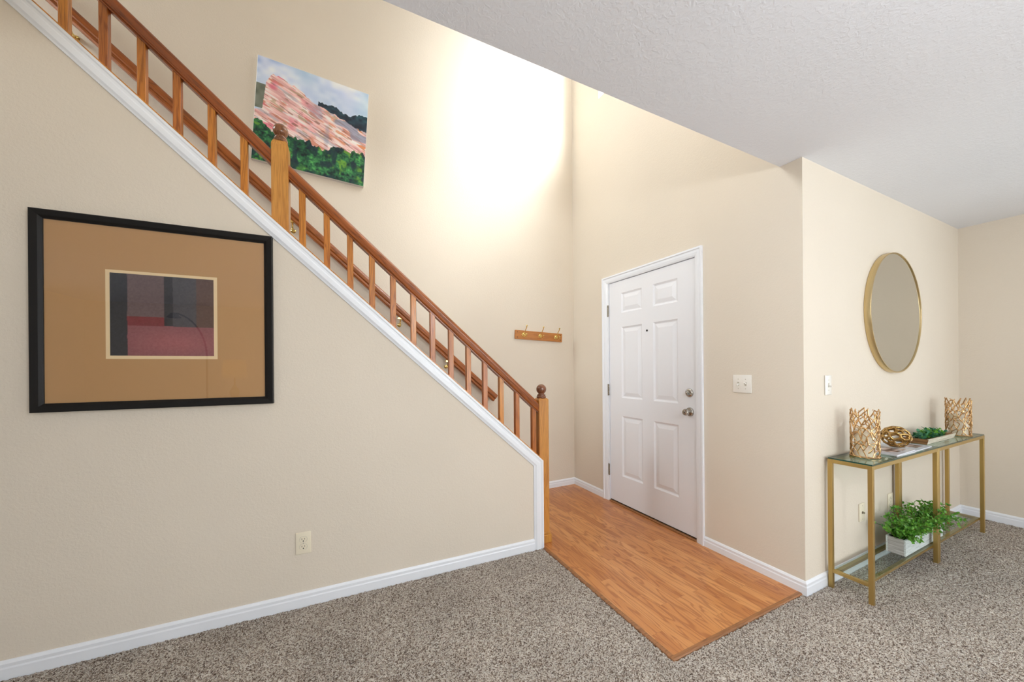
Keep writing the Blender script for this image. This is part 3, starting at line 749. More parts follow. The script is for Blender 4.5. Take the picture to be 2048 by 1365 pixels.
CRM = NT('cream_bevel').pbr(srgb(240, 214, 170), 0.8)
bm = NB(); box(bm, -fw_ / 2 + FR - 0.003, fw_ / 2 - FR + 0.003, -0.010, -0.0015, FR - 0.003, fh_ - FR + 0.003); obj('mat_board', bm, TAN, fp, local=True)
bm = NB()
o4 = [(-0.203, 0.228), (0.197, 0.228), (0.197, 0.630), (-0.203, 0.630)]; i4 = [(-0.189, 0.243), (0.183, 0.243), (0.183, 0.617), (-0.189, 0.617)]
O_ = [bm.verts.new((x, -0.0105, z)) for x, z in o4]; I_ = [bm.verts.new((x, -0.0104, z)) for x, z in i4]
Ob = [bm.verts.new((x, -0.010, z)) for x, z in o4]; Ib = [bm.verts.new((x, -0.010, z)) for x, z in i4]
for i in range(4):
    j = (i + 1) % 4
    bm.faces.new((O_[i], O_[j], I_[j], I_[i])); bm.faces.new((O_[i], O_[j], Ob[j], Ob[i])); bm.faces.new((I_[i], I_[j], Ib[j], Ib[i])); bm.faces.new((Ob[i], Ob[j], Ib[j], Ib[i]))
obj('mat_bevel', bm, CRM, fp, local=True)
def abstract(U, V):
    C = np.zeros(U.shape + (3,)); C[:] = (134, 78, 82)
    nn = vnoise(U * 60, V * 60, 31) * 0.5 + vnoise(U * 140, V * 140, 32) * 0.5
    w = (vnoise(U * 3, V * 25, 33) - 0.5) * 0.006
    def r(u0, u1, v0, v1, c): C[(U >= u0 + w) & (U < u1 + w) & (V >= v0) & (V < v1)] = c
    r(.155, .5, .46, 1.1, (104, 84, 84)); r(.155, .5, .372, .48, (122, 40, 46))
    r(.5, .585, .375, 1.1, (38, 38, 46)); r(.585, .82, .37, 1.1, (72, 70, 76)); r(.82, 1.1, .37, 1.1, (92, 66, 58))
    r(-.1, .155, -.1, 1.1, (36, 38, 46))
    gl = np.exp(-(((U - .62) / .45) ** 2 + ((V - .16) / .16) ** 2)) * (V < .37) * (U > .155)
    return C + (nn[..., None] - 0.5) * 22 + gl[..., None] * np.array([26, 14, 12])
pr_o = art_grid('print', 0.372, 0.374, 170, 170, abstract, vcol('print_ink', 0.7), fp, -0.0102)
pr_o.location = (-0.003, 0, 0.243)
bm = NB(); box(bm, -fw_ / 2 + FR - 0.002, fw_ / 2 - FR + 0.002, -0.0145, -0.0130, FR - 0.002, fh_ - FR + 0.002); obj('glass', bm, ARTGLASS, fp, local=True)

# ================================================================== ROUND MIRROR
mr = thing('wall_mirror', (3.443, YC - 0.0005, 1.632), 'round wall mirror with thin brushed gold rim above the console tables', 'mirror')
R = 0.408
bm = NB(); lathe(bm, [(R - 0.012, -0.001), (R + 0.001, -0.001), (R + 0.001, -0.033), (R, -0.0345), (R - 0.006, -0.0345), (R - 0.007, -0.033), (R - 0.007, -0.026), (R - 0.012, -0.026)], 128, (0, 0, 0), 'y')
# open the end discs left by the lathe
for f in [f for f in bm.faces if len(f.verts) > 10]: bm.faces.remove(f)
obj('rim', bm, MRIM, mr, smooth=True, local=True)
bm = NB(); lathe(bm, [(R - 0.0065, -0.002), (R - 0.0065, -0.029)], 128, (0, 0, 0), 'y'); obj('mirror_glass', bm, MIRROR, mr, local=True)

# ================================================================== PLATES
def plate(name, M4, w, h, mat, label, cat):
    """M4: local x right along the wall, local -y out of the wall, z up; origin at plate centre"""
    root = bpy.data.objects.new(name, None); COL.objects.link(root); root.matrix_world = M4; MW[root.name] = M4; root.empty_display_size = 0.05
    tag(root, label, cat)
    bm = NB(); box(bm, -w / 2, w / 2, -0.0065, -0.0003, -h / 2, h / 2, 0.0028, 3); obj('cover_plate', bm, mat, root, smooth=True, local=True)
    return root
def wallm(x, y, z, ang): return Matrix.Translation((x, y, z)) @ Matrix.Rotation(ang, 4, 'Z')
def duplex(root, mat):
    for dz in (-0.0195, 0.0195):
        bm = NB()
        for k in (0,):
            a = [(0.0172 * math.cos(t), 0.0172 * math.sin(t)) for t in np.linspace(0, 2 * math.pi, 28, endpoint=False)]
            a = [(x, max(-0.0145, min(0.0145, z)) + dz) for x, z in a]; prism(bm, a, 'y', -0.0084, -0.006)
        f = obj('receptacle', bm, mat, root, local=True)
        bm = NB()
        a = [(0.0186 * math.cos(t), 0.0186 * math.sin(t)) for t in np.linspace(0, 2 * math.pi, 28, endpoint=False)]
        a = [(x, max(-0.0158, min(0.0158, z)) + dz) for x, z in a]; prism(bm, a, 'y', -0.0068, -0.006); obj('seam', bm, GROOVE, f, local=True)
        bm = NB(); box(bm, -0.0078, -0.0056, -0.0088, -0.008, dz - 0.001, dz + 0.0075); box(bm, 0.0056, 0.0076, -0.0088, -0.008, dz, dz + 0.0070)
        lathe(bm, [(0.0, -0.0088), (0.003, -0.0088), (0.003, -0.008)], 12, (0, 0, dz - 0.0075), 'y'); obj('slots', bm, BLACK, f, local=True)
    bm = NB(); lathe(bm, [(0.0, -0.0086), (0.0028, -0.0082), (0.0028, -0.006)], 12, (0, 0, 0), 'y'); obj('screw', bm, GROOVE, root, local=True)
ox = -0.165
duplex(plate('wall_outlet', wallm(ox, yA(ox), 0.3457, math.atan(SA)), 0.072, 0.1165, IVORY, 'ivory duplex electrical outlet low on the stair wall below the framed print', 'outlet'), IVORY)
duplex(plate('wall_outlet', wallm(3.394, YC, 0.342, 0), 0.070, 0.1143, IVORY, 'ivory duplex outlet behind the middle legs of the consoles, just above the leafy planter', 'outlet'), IVORY)
cj = plate('cable_jack_plate', wallm(2.980, YC, 0.345, 0), 0.070, 0.1143, IVORY, 'ivory wall plate with a single cable socket behind the left end of the consoles', 'wall plate')
bm = NB(); lathe(bm, [(0.0045, -0.018), (0.0045, -0.006)], 16, (0, 0, 0), 'y'); lathe(bm, [(0.008, -0.010), (0.008, -0.006)], 6, (0, 0, 0), 'y'); obj('coax_socket', bm, HINGE, cj, local=True)
for dz in (-0.042, 0.042):
    bm = NB(); lathe(bm, [(0.0, -0.0078), (0.0028, -0.0074), (0.0028, -0.006)], 12, (0, 0, dz), 'y'); obj('screw', bm, GROOVE, cj, local=True)
def toggle(root, dx, up):
    bm = NB(); box(bm, dx - 0.0055, dx + 0.0055, -0.0072, -0.006, -0.012, 0.012); s = obj('switch_opening', bm, GROOVE, root, local=True)
    bm = NB(); box(bm, -0.0042, 0.0042, -0.019, 0.0, -0.0045, 0.0045, 0.0015, 2, Matrix.Translation((dx, -0.004, 0)) @ Matrix.Rotation(math.radians(-28 if up else 28), 4, 'X')); obj('toggle', bm, PLATE, s, smooth=True, local=True)
    for dz in (-0.030, 0.030):
        bm = NB(); lathe(bm, [(0.0, -0.0078), (0.0026, -0.0074), (0.0026, -0.006)], 12, (dx, 0, dz), 'y'); obj('screw', bm, GROOVE, root, local=True)
sw = plate('light_switch', wallm(XB, 1.408, 1.163, -math.pi / 2), 0.116, 0.114, PLATE, 'white double toggle light switch right of the door', 'light switch')
toggle(sw, -0.023, False); toggle(sw, 0.023, True)
sw2 = plate('light_switch', wallm(2.575, YC, 1.161, 0), 0.070, 0.114, PLATE, 'white single toggle switch on the mirror wall left of the round mirror', 'light switch')
toggle(sw2, 0.0, False)

# ================================================================== CONSOLE TABLES
def console(x0, x1, label, src=None):
    y0, y1, H = 0.864, 1.058, 0.741; t = 0.021
    root = thing('console_table', ((x0 + x1) / 2, (y0 + y1) / 2, 0.004), label, 'console table', 'gold console tables')
    for x in (x0, x1 - t):
        for y in (y0, y1 - t):
            bm = NB(); box(bm, x, x + t, y, y + t, 0.003, H, 0.0012); obj('leg', bm, CHAMP, root)
    bm = NB()
    box(bm, x0 + t, x1 - t, y0, y0 + t, H - t, H, 0.0012); box(bm, x0 + t, x1 - t, y1 - t, y1, H - t, H, 0.0012)
    box(bm, x0, x0 + t, y0 + t, y1 - t, H - t, H, 0.0012); box(bm, x1 - t, x1, y0 + t, y1 - t, H - t, H, 0.0012)
    obj('top_frame', bm, CHAMP, root)
    s = 0.018
    for x in (x0 + 0.0015, x1 - t + 0.0015):
        bm = NB(); box(bm, x, x + s, y0 + t, y1 - t, 0.095, 0.095 + s, 0.001); obj('end_stretcher', bm, CHAMP, root)
    for y in (y0 + 0.026, y1 - 0.026 - s):
        bm = NB(); box(bm, x0 + t - 0.001, x1 - t + 0.001, y, y + s, 0.095, 0.095 + s, 0.001); obj('long_stretcher', bm, CHAMP, root)
    bm = NB(); box(bm, x0 + 0.003, x1 - 0.003, y0 + 0.003, y1 - 0.003, H + 0.0004, H + 0.0080); gt = obj('glass_top', bm, TOPGLASS, root)
    bm = NB()
    for a in ((x0 + 0.002, x1 - 0.002, y0 + 0.002, y0 + 0.003), (x0 + 0.002, x1 - 0.002, y1 - 0.003, y1 - 0.002), (x0 + 0.002, x0 + 0.003, y0 + 0.003, y1 - 0.003), (x1 - 0.003, x1 - 0.002, y0 + 0.003, y1 - 0.003)):
        box(bm, *a, H + 0.0004, H + 0.0080)
    obj('glass_edge', bm, GEDGE, gt)
    bm = NB(); box(bm, x0 + t, x1 - t, y0 + 0.022, y1 - 0.022, 0.1135, 0.1185); obj('glass_shelf', bm, SHELFGLASS, root)
    return root
console(2.530, 3.452, 'gold-framed glass console table nearer the room corner, carrying the gold orb and magazines')
console(3.455, 4.377, 'gold-framed glass console table at the far end, carrying the wooden tray of greenery')
TZ = 0.7495

# ---- coral-like gold candle holders
def lattice_mesh(edges, nodes, r, rn, seg=6):
    bm = NB()
    for a, b in edges:
        pa, pb = nodes[a], nodes[b]
        tube(bm, [pa, (pa + pb) / 2, pb], r, seg)
    for k, p in nodes.items():
        rr = bmesh.ops.create_icosphere(bm, subdivisions=1, radius=rn); bmesh.ops.translate(bm, vec=p, verts=rr['verts'])
    return bm
def holder(x, y, label, seed):
    rnd = random.Random(seed); r0, h = 0.061, 0.262
    root = thing('candle_holder', (x, y, TZ), label, 'candle holder', 'coral-pattern gold candle holders')
    nodes = {}; edges = []; NA, NZ = 14, 10
    for i in range(NA):
        for j in range(NZ + 1):
            s = (i + 0.5 * (j % 2)) + rnd.uniform(-0.30, 0.30) * (0 if j == 0 else 1)
            zz = 0.010 + h * j / NZ + (rnd.uniform(-0.011, 0.011) if 0 < j < NZ else (rnd.uniform(-0.012, 0.008) if j else 0))
            a = 2 * math.pi * s / NA; rr = r0 + rnd.uniform(-0.0015, 0.002)
            nodes[(i, j)] = Vector((rr * math.cos(a), rr * math.sin(a), zz))
    def mid(a, b):   # keep the strut on the cylinder
        m = (nodes[a] + nodes[b]) / 2; f = r0 / math.hypot(m.x, m.y); return Vector((m.x * f, m.y * f, m.z))
    for i in range(NA):
        for j in range(NZ):
            up = [(i, j + 1), ((i + 1) % NA, j + 1)] if j % 2 else [((i - 1) % NA, j + 1), (i, j + 1)]
            if j == 0: edges.append(((i, 0), up[rnd.randint(0, 1)])); continue
            keep = rnd.random()
            if j == NZ - 1: edges.append(((i, j), up[rnd.randint(0, 1)])); continue
            if keep < 0.70: edges += [((i, j), up[0]), ((i, j), up[1])]
            elif keep < 0.81: edges.append(((i, j), up[0]))
            else: edges.append(((i, j), up[1]))
            if keep >= 0.62 and rnd.random() < 0.55: edges.append(((i, j), ((i + 1) % NA, j)))
    bm = NB()
    for a, b in edges:
        r = rnd.uniform(0.0027, 0.0039); tube(bm, [nodes[a], mid(a, b), nodes[b]], r, 6)
    for k, p in nodes.items():
        rr = bmesh.ops.create_icosphere(bm, subdivisions=1, radius=0.0036); bmesh.ops.translate(bm, vec=p, verts=rr['verts'])
    o = obj('branch_lattice', bm, GOLD, root, local=True)
    rm = o.modifiers.new('fuse', 'REMESH'); rm.mode = 'VOXEL'; rm.voxel_size = 0.0013; rm.use_smooth_shade = True
    sm = o.modifiers.new('soften', 'SMOOTH'); sm.factor = 0.5; sm.iterations = 4
    bm = NB(); lathe(bm, [(0.060, 0.0004), (0.066, 0.002), (0.067, 0.007), (0.064, 0.011), (0.058, 0.011), (0.056, 0.005), (0.0, 0.005)], 48); obj('base_dish', bm, GOLD, root, smooth=True, local=True)
    return root
holder(2.722, 0.962, 'gold coral-lattice candle holder at the near left end of the consoles', 3)
holder(4.142, 0.938, 'gold coral-lattice candle holder at the far end beyond the tray', 8)
for x, y, lb in ((2.722, 0.962, 'thick cream pillar candle inside the near gold holder'), (4.142, 0.938, 'thick cream pillar candle inside the far gold holder')):
    c = thing('pillar_candle', (x, y, TZ + 0.0055), lb, 'candle', 'pillar candles in the gold holders')
    bm = NB(); lathe(bm, [(0.0455, 0.0), (0.046, 0.002), (0.046, 0.146), (0.044, 0.150), (0.036, 0.148), (0.008, 0.142), (0.0, 0.141)], 40); obj('wax', bm, CANDLE, c, smooth=True, local=True)
    bm = NB(); tube(bm, [(0, 0, 0.139), (0.001, 0, 0.148), (0.003, 0, 0.155)], 0.0012, 6); obj('wick', bm, BLACK, c, local=True)

# ---- magazines (lower ones first), then the orb
PAPER = NT('paper_block').pbr(srgb(232, 232, 236), 0.7)
def mag_cover(seed, tone):
    def f(U, V):
        C = np.zeros(U.shape + (3,)); C[:] = tone
        b = vnoise(U * 5, V * 5, seed) * 0.6 + vnoise(U * 13, V * 13, seed + 1) * 0.4
        C = C + (b[..., None] - 0.5) * 46
        inner = (U > .18) & (U < .86) & (V > .14) & (V < .72)
        ph_ = np.array([150, 128, 118]) + (vnoise(U * 9, V * 8, seed + 2)[..., None] - 0.5) * 190
        C = np.where((inner & (b > .42))[..., None], ph_, C); return C
    return f
MAGM = vcol('magazine_cover_ink', 0.25)
def magazine(x, y, z, ang, label, seed, tone, w=0.285, d=0.212, t=0.005):
    root = thing('magazine', (x, y, z), label, 'magazine', 'magazines under the orb', rot=(0, 0, math.radians(ang)))
    bm = NB(); box(bm, -w / 2 + 0.001, w / 2 - 0.001, -d / 2 + 0.001, d / 2 - 0.0005, 0.0006, t - 0.0004); obj('pages', bm, PAPER, root, local=True)
    bm = NB(); box(bm, -w / 2, w / 2, -d / 2, d / 2, 0, 0.0005); box(bm, -w / 2, w / 2, d / 2 - 0.0004, d / 2, 0, t - 0.0002); cv = obj('back_cover', bm, PAPER, root, local=True)
    o = art_grid('front_cover', w, d, 90, 68, mag_cover(seed, tone), MAGM, root, 0.0)
    o.rotation_euler = (-math.pi / 2, 0, 0); o.location = (0, -d / 2, t)
    return root
magazine(3.272, 0.978, TZ + 0.0003, 1.0, 'pale magazine lying right of the orb against the table seam', 61, (196, 204, 216), w=0.29, d=0.195)
magazine(3.000, 0.972, TZ + 0.0003, -1.5, 'pale magazine beneath the printed magazine under the orb', 65, (205, 208, 216), w=0.24, d=0.195)
magazine(3.010, 0.976, TZ + 0.0058, 1.5, 'magazine with a dark pictured cover directly under the gold orb', 69, (200, 204, 214), w=0.285, d=0.195)
MZ = TZ + 0.0058 + 0.0052
def orb(x, y, label):
    rnd = random.Random(5); R0 = 0.064
    bm0 = NB(); bmesh.ops.create_icosphere(bm0, subdivisions=2, radius=1.0)
    bm0.faces.ensure_lookup_table(); cent = {f.index: f.calc_center_median().normalized() for f in bm0.faces}
    # merge some neighbouring cells' centres by jitter so the holes vary in size
    nodes = {k: (c + Vector((rnd.uniform(-.10, .10), rnd.uniform(-.10, .10), rnd.uniform(-.10, .10)))).normalized() * R0 for k, c in cent.items()}
    edges = [(e.link_faces[0].index, e.link_faces[1].index) for e in bm0.edges]; bm0.free()
    # stretch holes along the orb's long axis
    for k in nodes: nodes[k] = Vector((nodes[k].x * 1.14, nodes[k].y * 1.02, nodes[k].z * 0.96))
    bm = lattice_mesh(edges, nodes, 0.0066, 0.0074, 8)
    root = thing('decorative_orb', (x, y, MZ), label, 'ornament')
    bmesh.ops.rotate(bm, cent=(0, 0, 0), matrix=Matrix.Rotation(math.radians(12), 3, 'Y'), verts=bm.verts)
    zmin = min(v.co.z for v in bm.verts); bmesh.ops.translate(bm, vec=(0, 0, -zmin + 0.0004), verts=bm.verts)
    o = obj('pierced_shell', bm, OGOLD, root, local=True)
    rm = o.modifiers.new('fuse', 'REMESH'); rm.mode = 'VOXEL'; rm.voxel_size = 0.0016; rm.use_smooth_shade = True
    sm = o.modifiers.new('soften', 'SMOOTH'); sm.factor = 0.6; sm.iterations = 10
orb(3.120, 0.958, 'antique gold pierced orb resting on the magazines')

# ---- foliage helper
def leaf_mat(name, a, b, rough=0.38):
    t = NT(name); v = t.coords(); n = t.noise(v, 38, 2); n2 = t.noise(v, 9, 2)
    col = t.mix(t.ramp(n, [(0.3, g(0)), (0.7, g(1))]), srgb(*a), srgb(*b))
    nd = t.n('ShaderNodeBsdfPrincipled', {'Base Color': col, 'Roughness': rough}); tl = t.n('ShaderNodeBsdfTranslucent', {'Color': col})
    mx = t.n('ShaderNodeMixShader', {0: 0.22, 1: nd.outputs[0], 2: tl.outputs[0]}); t.t.links.new(mx.outputs[0], t.out.inputs[0]); return t.m
LEAF = leaf_mat('planter_leaf', (40, 112, 36), (134, 196, 70)); LEAF2 = leaf_mat('blue_green_leaf', (28, 92, 66), (90, 158, 120))
STEM = NT('brown_stem').pbr(srgb(104, 70, 44), 0.6)
def add_leaf(bm, p, d, up, L, W):
    d = d.normalized(); s = d.cross(up).normalized(); nrm = s.cross(d)
    pts = [(0, 0, 0), (.25, .75, .05), (.6, 1, .10), (.9, .55, .04), (1.05, 0, -.04), (.9, -.55, .04), (.6, -1, .10), (.25, -.75, .05)]
    mid = bm.verts.new(p + d * L * 0.55 + nrm * L * -0.02)
    vs = [bm.verts.new(p + d * L * a + s * W * b * 0.5 + nrm * L * c) for a, b, c in pts]
    for i in range(8): bm.faces.new((mid, vs[i], vs[(i + 1) % 8]))
def sprig(bl, bs, p, d, L, n, ls, rnd, droop=0.6):
    pts = []; q = Vector(p); d = Vector(d).normalized(); st = L / n
    for k in range(n + 1):
        pts.append(q.copy()); q = q + d * st; d = (d + Vector((rnd.uniform(-.12, .12), rnd.uniform(-.12, .12), -droop * st * 4 + rnd.uniform(-.1, .1)))).normalized()
    tube(bs, pts, 0.0011, 4, 0.0006)
    for k in range(1, n + 1):
        dd = (pts[k] - pts[k - 1]).normalized(); o = dd.orthogonal().normalized(); a0 = rnd.uniform(0, math.pi)
        for m in range(3 if k == n else 2):
            a = a0 + m * (math.pi if k < n else 2.1); side = (o * math.cos(a) + dd.cross(o) * math.sin(a))
            ld = (side + dd * rnd.uniform(.3, .9) + Vector((0, 0, .25))).normalized(); f = rnd.uniform(.75, 1.2)
            add_leaf(bl, pts[k], ld, Vector((rnd.uniform(-.5, .5), rnd.uniform(-.5, .5), 1)), ls * f, ls * 0.72 * f)
def planter(x0, x1, y0, y1, z, h, label):
    root = thing('potted_plant', ((x0 + x1) / 2, (y0 + y1) / 2, z), label, 'plant'); rnd = random.Random(11)
    t = NT('whitewashed_board'); v = t.coords(scale=(3, 60, 60)); n = t.noise(v, 3, 4, 0.6, 0.5); c = t.ramp(n, [(0.25, srgb(150, 158, 156)), (0.5, srgb(206, 214, 212)), (0.75, srgb(232, 238, 236))])
    WW = t.pbr(c, 0.7, normal=t.bump(n, 0.2, 0.001))
    bm = NB(); w = 0.009
    box(bm, x0, x1, y0, y0 + w, z, z + h, 0.0008); box(bm, x0, x1, y1 - w, y1, z, z + h, 0.0008)
    obj('planter_box', bm, WW, root)
    bm = NB(); box(bm, x0 + 0.0003, x0 + w, y0 + w + 0.0003, y1 - w - 0.0003, z, z + h - 0.0005, 0.0008); box(bm, x1 - w, x1 - 0.0003, y0 + w + 0.0003, y1 - w - 0.0003, z, z + h - 0.0005, 0.0008)
    box(bm, x0 + w, x1 - w, y0 + w, y1 - w, z + 0.0004, z + 0.008)
    t2 = NT('weathered_end_board'); v = t2.coords(scale=(60, 3, 60)); n = t2.noise(v, 3, 4, 0.6, 0.5)
    obj('end_board', bm, t2.pbr(t2.ramp(n, [(0.3, srgb(140, 136, 130)), (0.7, srgb(205, 205, 202))]), 0.7), root)
    bm = NB(); box(bm, x0 + w + 0.0005, x1 - w - 0.0005, y0 + w + 0.0005, y1 - w - 0.0005, z + 0.009, z + h - 0.012)
    obj('potting_moss', bm, NT('dark_moss').pbr(srgb(48, 50, 30), 0.95), root)
    bl, bs = NB(), NB()
    for k in range(175):
        px = rnd.uniform(x0 + 0.02, x1 - 0.02); py = rnd.uniform(y0 + 0.014, y1 - 0.014)
        ex = (px - (x0 + x1) / 2) / (x1 - x0) * 2; ey = (py - (y0 + y1) / 2) / (y1 - y0) * 2
        d = Vector((ex * 0.7 + rnd.uniform(-.6, .6), min(0.35, ey * 0.55 + rnd.uniform(-.75, .35)), rnd.uniform(.5, 1.2)))
        L = rnd.uniform(0.09, 0.20) * (1 - 0.25 * abs(ex))
        sprig(bl, bs, (px, py, z + h - 0.014), d, L, rnd.randint(6, 9), 0.019, rnd, 0.9)
    for v_ in list(bl.verts) + list(bs.verts):
        if v_.co.y > YC - 0.006: v_.co.y = YC - 0.006
        if v_.co.z < 0.126 and not (x0 < v_.co.x < x1 and y0 < v_.co.y < y1): v_.co.z = 0.126 + (0.126 - v_.co.z) * 0.2
    obj('foliage', bl, LEAF, root, smooth='all'); obj('stems', bs, STEM, root)
    return root
planter(3.070, 3.672, 0.902, 0.990, 0.1190, 0.098, 'white-washed wooden planter box overflowing with small green leaves on the lower glass shelf')

# ---- wooden tray with artificial greenery
def tray():
    x0, x1, y0, y1, z, h = 3.475, 3.985, 0.912, 1.045, TZ, 0.033
    root = thing('wooden_tray', ((x0 + x1) / 2, (y0 + y1) / 2, z), 'pale distressed wooden tray with brown ends on the far console', 'tray')
    t = NT('distressed_cream_wood'); v = t.coords(scale=(4, 60, 60)); n = t.noise(v, 3, 4, 0.6, 0.5)
    CW = t.pbr(t.ramp(n, [(0.3, srgb(190, 176, 150)), (0.6, srgb(232, 226, 208))]), 0.6)
    t = NT('brown_tray_wood'); v = t.coords(scale=(60, 4, 60)); n = t.noise(v, 3, 4, 0.6, 0.5)
    BW = t.pbr(t.ramp(n, [(0.3, srgb(110, 76, 44)), (0.7, srgb(176, 130, 84))]), 0.6)
    fl = 0.010
    def side(name, mat, quads):
        bm = NB()
        for a, b, nx, ny in quads:
            (xa, ya), (xb_, yb) = a, b; th = 0.009
            lo = [(xa, ya), (xb_, yb)]; vs = []
            for (x, y), sx, sy in ((a, 1 if xa < xb_ else 0, 0), (b, 0, 0)): pass
            P = [Vector((xa, ya, z + 0.0005)), Vector((xb_, yb, z + 0.0005))]
            out = Vector((nx, ny, 0)); dirr = (P[1] - P[0]).normalized()
            b0, b1 = P[0] + (dirr - out) * fl, P[1] + (-dirr - out) * fl      # foot of the board is drawn in
            t0, t1 = P[0] + Vector((0, 0, h)), P[1] + Vector((0, 0, h))
            ring = [b0, b1, t1, t0, t0 - out * th + dirr * th, t1 - out * th - dirr * th, b1 - out * th - dirr * th * .5, b0 - out * th + dirr * th * .5]
            w = [bm.verts.new(p) for p in ring]
            for f in ((0, 1, 2, 3), (3, 2, 5, 4), (4, 5, 6, 7), (7, 6, 1, 0), (0, 3, 4, 7), (1, 6, 5, 2)): bm.faces.new([w[i] for i in f])
        return obj(name, bm, mat, root)
    side('long_side', CW, [((x0, y0), (x1, y0), 0, -1)]); side('long_side', CW, [((x1, y1), (x0, y1), 0, 1)])
    side('end_side', BW, [((x0, y1), (x0, y0), -1, 0)]); side('end_side', BW, [((x1, y0), (x1, y1), 1, 0)])
    bm = NB(); box(bm, x0 + fl + 0.002, x1 - fl - 0.002, y0 + fl + 0.002, y1 - fl - 0.002, z + 0.0005, z + 0.005); obj('base_board', bm, BW, root)
    g_ = thing('artificial_greenery', ((x0 + x1) / 2, (y0 + y1) / 2, z + 0.0055), 'low clump of blue-green artificial succulent leaves lying in the wooden tray', 'plant'); rnd = random.Random(21)
    bl, bs, b2 = NB(), NB(), NB()
    for k in range(52):
        px, py = rnd.uniform(x0 + 0.09, x1 - 0.05), rnd.uniform(y0 + 0.035, y1 - 0.035)
        c_ = 1 - abs((px - 3.74) / 0.26)
        sprig(bl if rnd.random() < .6 else b2, bs, (px, py, z + 0.007), (rnd.uniform(-1, 1), rnd.uniform(-.35, .3), rnd.uniform(.5, 1.1)), rnd.uniform(.03, .05) + .04 * max(0, c_) * rnd.random(), rnd.randint(3, 5), 0.021, rnd, 0.3)
    for b in (bl, bs, b2):
        for v_ in b.verts:
            v_.co.y = min(max(v_.co.y, y0 + 0.004 if v_.co.z < z + h + 0.004 else y0 - 0.01), YC - 0.008)
    obj('broad_leaves', bl, LEAF2, g_, smooth='all'); obj('green_leaves', b2, LEAF, g_, smooth='all'); bs.free()
tray()

# ================================================================== LAMP FITTINGS (behind / above the view; the globes are added fill)
def glow(name, col, strength):
    t = NT(name); e = t.n('ShaderNodeEmission', {'Color': (*col, 1), 'Strength': strength}); t.t.links.new(e.outputs[0], t.out.inputs[0]); return t.m
for (loc, P, col), ztop, lb in zip(FILL_LAMPS, (ZC, ZU), ('added fill-light globe hanging out of view below the living room ceiling', 'added fill-light globe hanging out of view high over the entry')):
    r = 0.12; root = thing('fill_globe', (loc[0], loc[1], ztop), lb, 'fill light')
    bm = NB(); ball(bm, loc, r, 32); obj('glow_ball', bm, glow('fill_glow', col, P / (4 * math.pi ** 2 * r * r)), root, smooth='all')
    bm = NB(); lathe(bm, [(0.06, ztop - 0.0005), (0.058, ztop - 0.02), (0.0, ztop - 0.022)], 24, (loc[0], loc[1], 0)); obj('canopy', bm, NICKEL, root, smooth=True)
    bm = NB(); tube(bm, [(loc[0], loc[1], ztop - 0.02), (loc[0], loc[1], loc[2] + r - 0.004)], 0.008, 10); lathe(bm, [(0.035, loc[2] + r - 0.008), (0.035, loc[2] + r + 0.02), (0.0, loc[2] + r + 0.022)], 20, (loc[0], loc[1], 0)); obj('stem', bm, NICKEL, root, smooth=True)
# side cabinet, table lamp and arc floor lamp against the rear wall (mirrored faintly in the picture glass)
WALN = NT('dark_walnut').pbr(srgb(92, 62, 42), 0.45)
cbn = thing('side_cabinet', (-1.85, -3.05, 0), 'dark walnut side cabinet against the wall behind the camera', 'cabinet')
bm = NB(); box(bm, -2.25, -1.45, -3.28, -2.84, 0.12, 0.76, 0.004); obj('carcass', bm, WALN, cbn)
for k in (-1, 1):
    bm = NB(); box(bm, -1.85 + min(0.005 * k, 0.39 * k), -1.85 + max(0.005 * k, 0.39 * k), -2.8395, -2.825, 0.14, 0.74, 0.002); d_ = obj('door', bm, WALN, cbn)
    bm = NB(); lathe(bm, [(0.0, -2.80), (0.010, -2.804), (0.006, -2.82), (0.006, -2.826)], 16, (-1.85 + 0.04 * k, 0, 0.46), 'y'); obj('knob', bm, BRASS, d_, smooth=True)
for x in (-2.22, -1.48):
    for y in (-3.25, -2.87):
        bm = NB(); box(bm, x - 0.02, x + 0.02, y - 0.02, y + 0.02, 0.001, 0.12); obj('leg', bm, WALN, cbn)
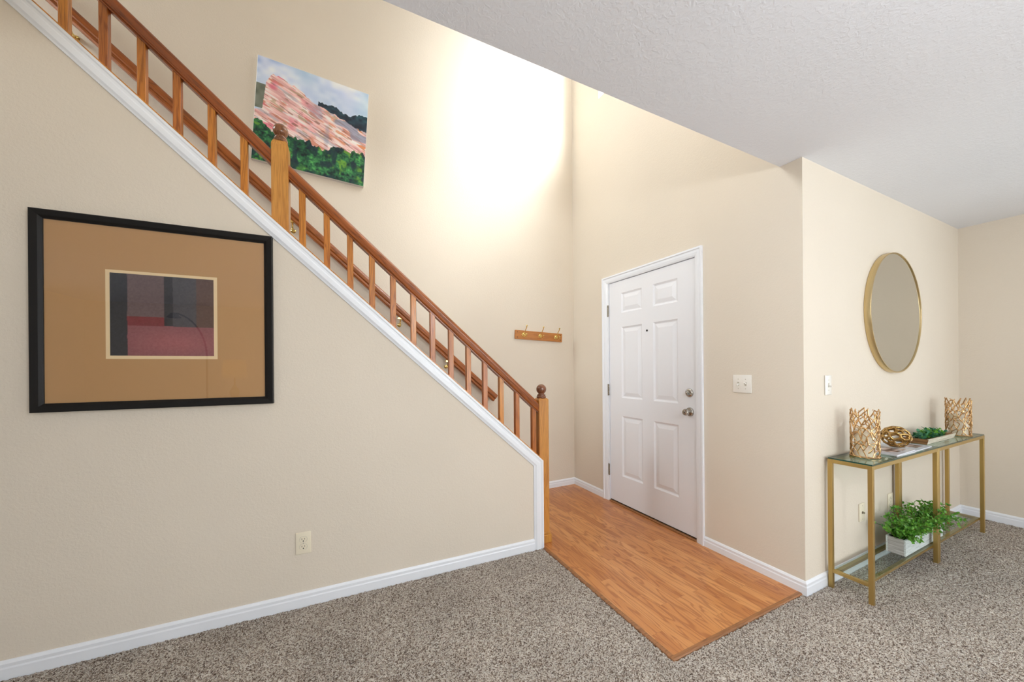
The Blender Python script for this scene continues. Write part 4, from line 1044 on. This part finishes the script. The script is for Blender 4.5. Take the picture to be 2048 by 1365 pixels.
SHADE = NT('linen_lamp_shade'); _n = SHADE.n('ShaderNodeBsdfDiffuse', {'Color': srgb(235, 220, 190)}); _t = SHADE.n('ShaderNodeBsdfTranslucent', {'Color': srgb(245, 225, 190)}); _m = SHADE.n('ShaderNodeMixShader', {0: 0.5, 1: _n.outputs[0], 2: _t.outputs[0]}); SHADE.t.links.new(_m.outputs[0], SHADE.out.inputs[0])
tl = thing('table_lamp', (-1.85, -2.98, 0.7605), 'table lamp with a white drum shade on the side cabinet', 'lamp')
bm = NB(); lathe(bm, [(0.0, 0.761), (0.075, 0.762), (0.07, 0.78), (0.03, 0.80), (0.065, 0.86), (0.07, 0.92), (0.03, 1.0), (0.012, 1.03), (0.010, 1.20), (0.0, 1.205)], 28, (-1.85, -2.98, 0)); obj('base', bm, CHAMP, tl, smooth=True)
bm = NB(); lathe(bm, [(0.175, 1.15), (0.155, 1.45), (0.153, 1.45), (0.173, 1.15), (0.175, 1.15)], 40, (-1.85, -2.98, 0))
for f in [f for f in bm.faces if len(f.verts) > 10]: bm.faces.remove(f)
obj('lamp_shade', bm, SHADE.m, tl, smooth='all')
bm = NB(); ball(bm, (-1.85, -2.98, 1.28), 0.03, 16); obj('bulb', bm, glow('warm_bulb', (1.0, 0.80, 0.55), 160), tl, smooth='all')
af = thing('arc_floor_lamp', (-2.26, -3.1, 0), 'black arc floor lamp standing beside the side cabinet', 'lamp')
bm = NB(); lathe(bm, [(0.0, 0.001), (0.15, 0.001), (0.15, 0.025), (0.0, 0.03)], 32, (-2.26, -3.1, 0)); obj('base', bm, BFRAME, af, smooth=True)
bm = NB(); tube(bm, [(-2.26, -3.1, 0.02), (-2.26, -3.1, 0.9), (-2.26, -3.1, 1.5)] + [(-2.26 - 0.32 * (1 - math.cos(t)), -3.1 + 0.3 * (1 - math.cos(t)), 1.5 + 0.68 * math.sin(t)) for t in np.linspace(0.15, 1.5, 12)], 0.012, 10); obj('pole', bm, BFRAME, af, smooth=True)
bm = NB(); lathe(bm, [(0.0, 2.19), (0.03, 2.185), (0.09, 2.11), (0.088, 2.108), (0.0, 2.17)], 28, (-2.58, -2.82, 0)); obj('lamp_shade', bm, BFRAME, af, smooth=True)
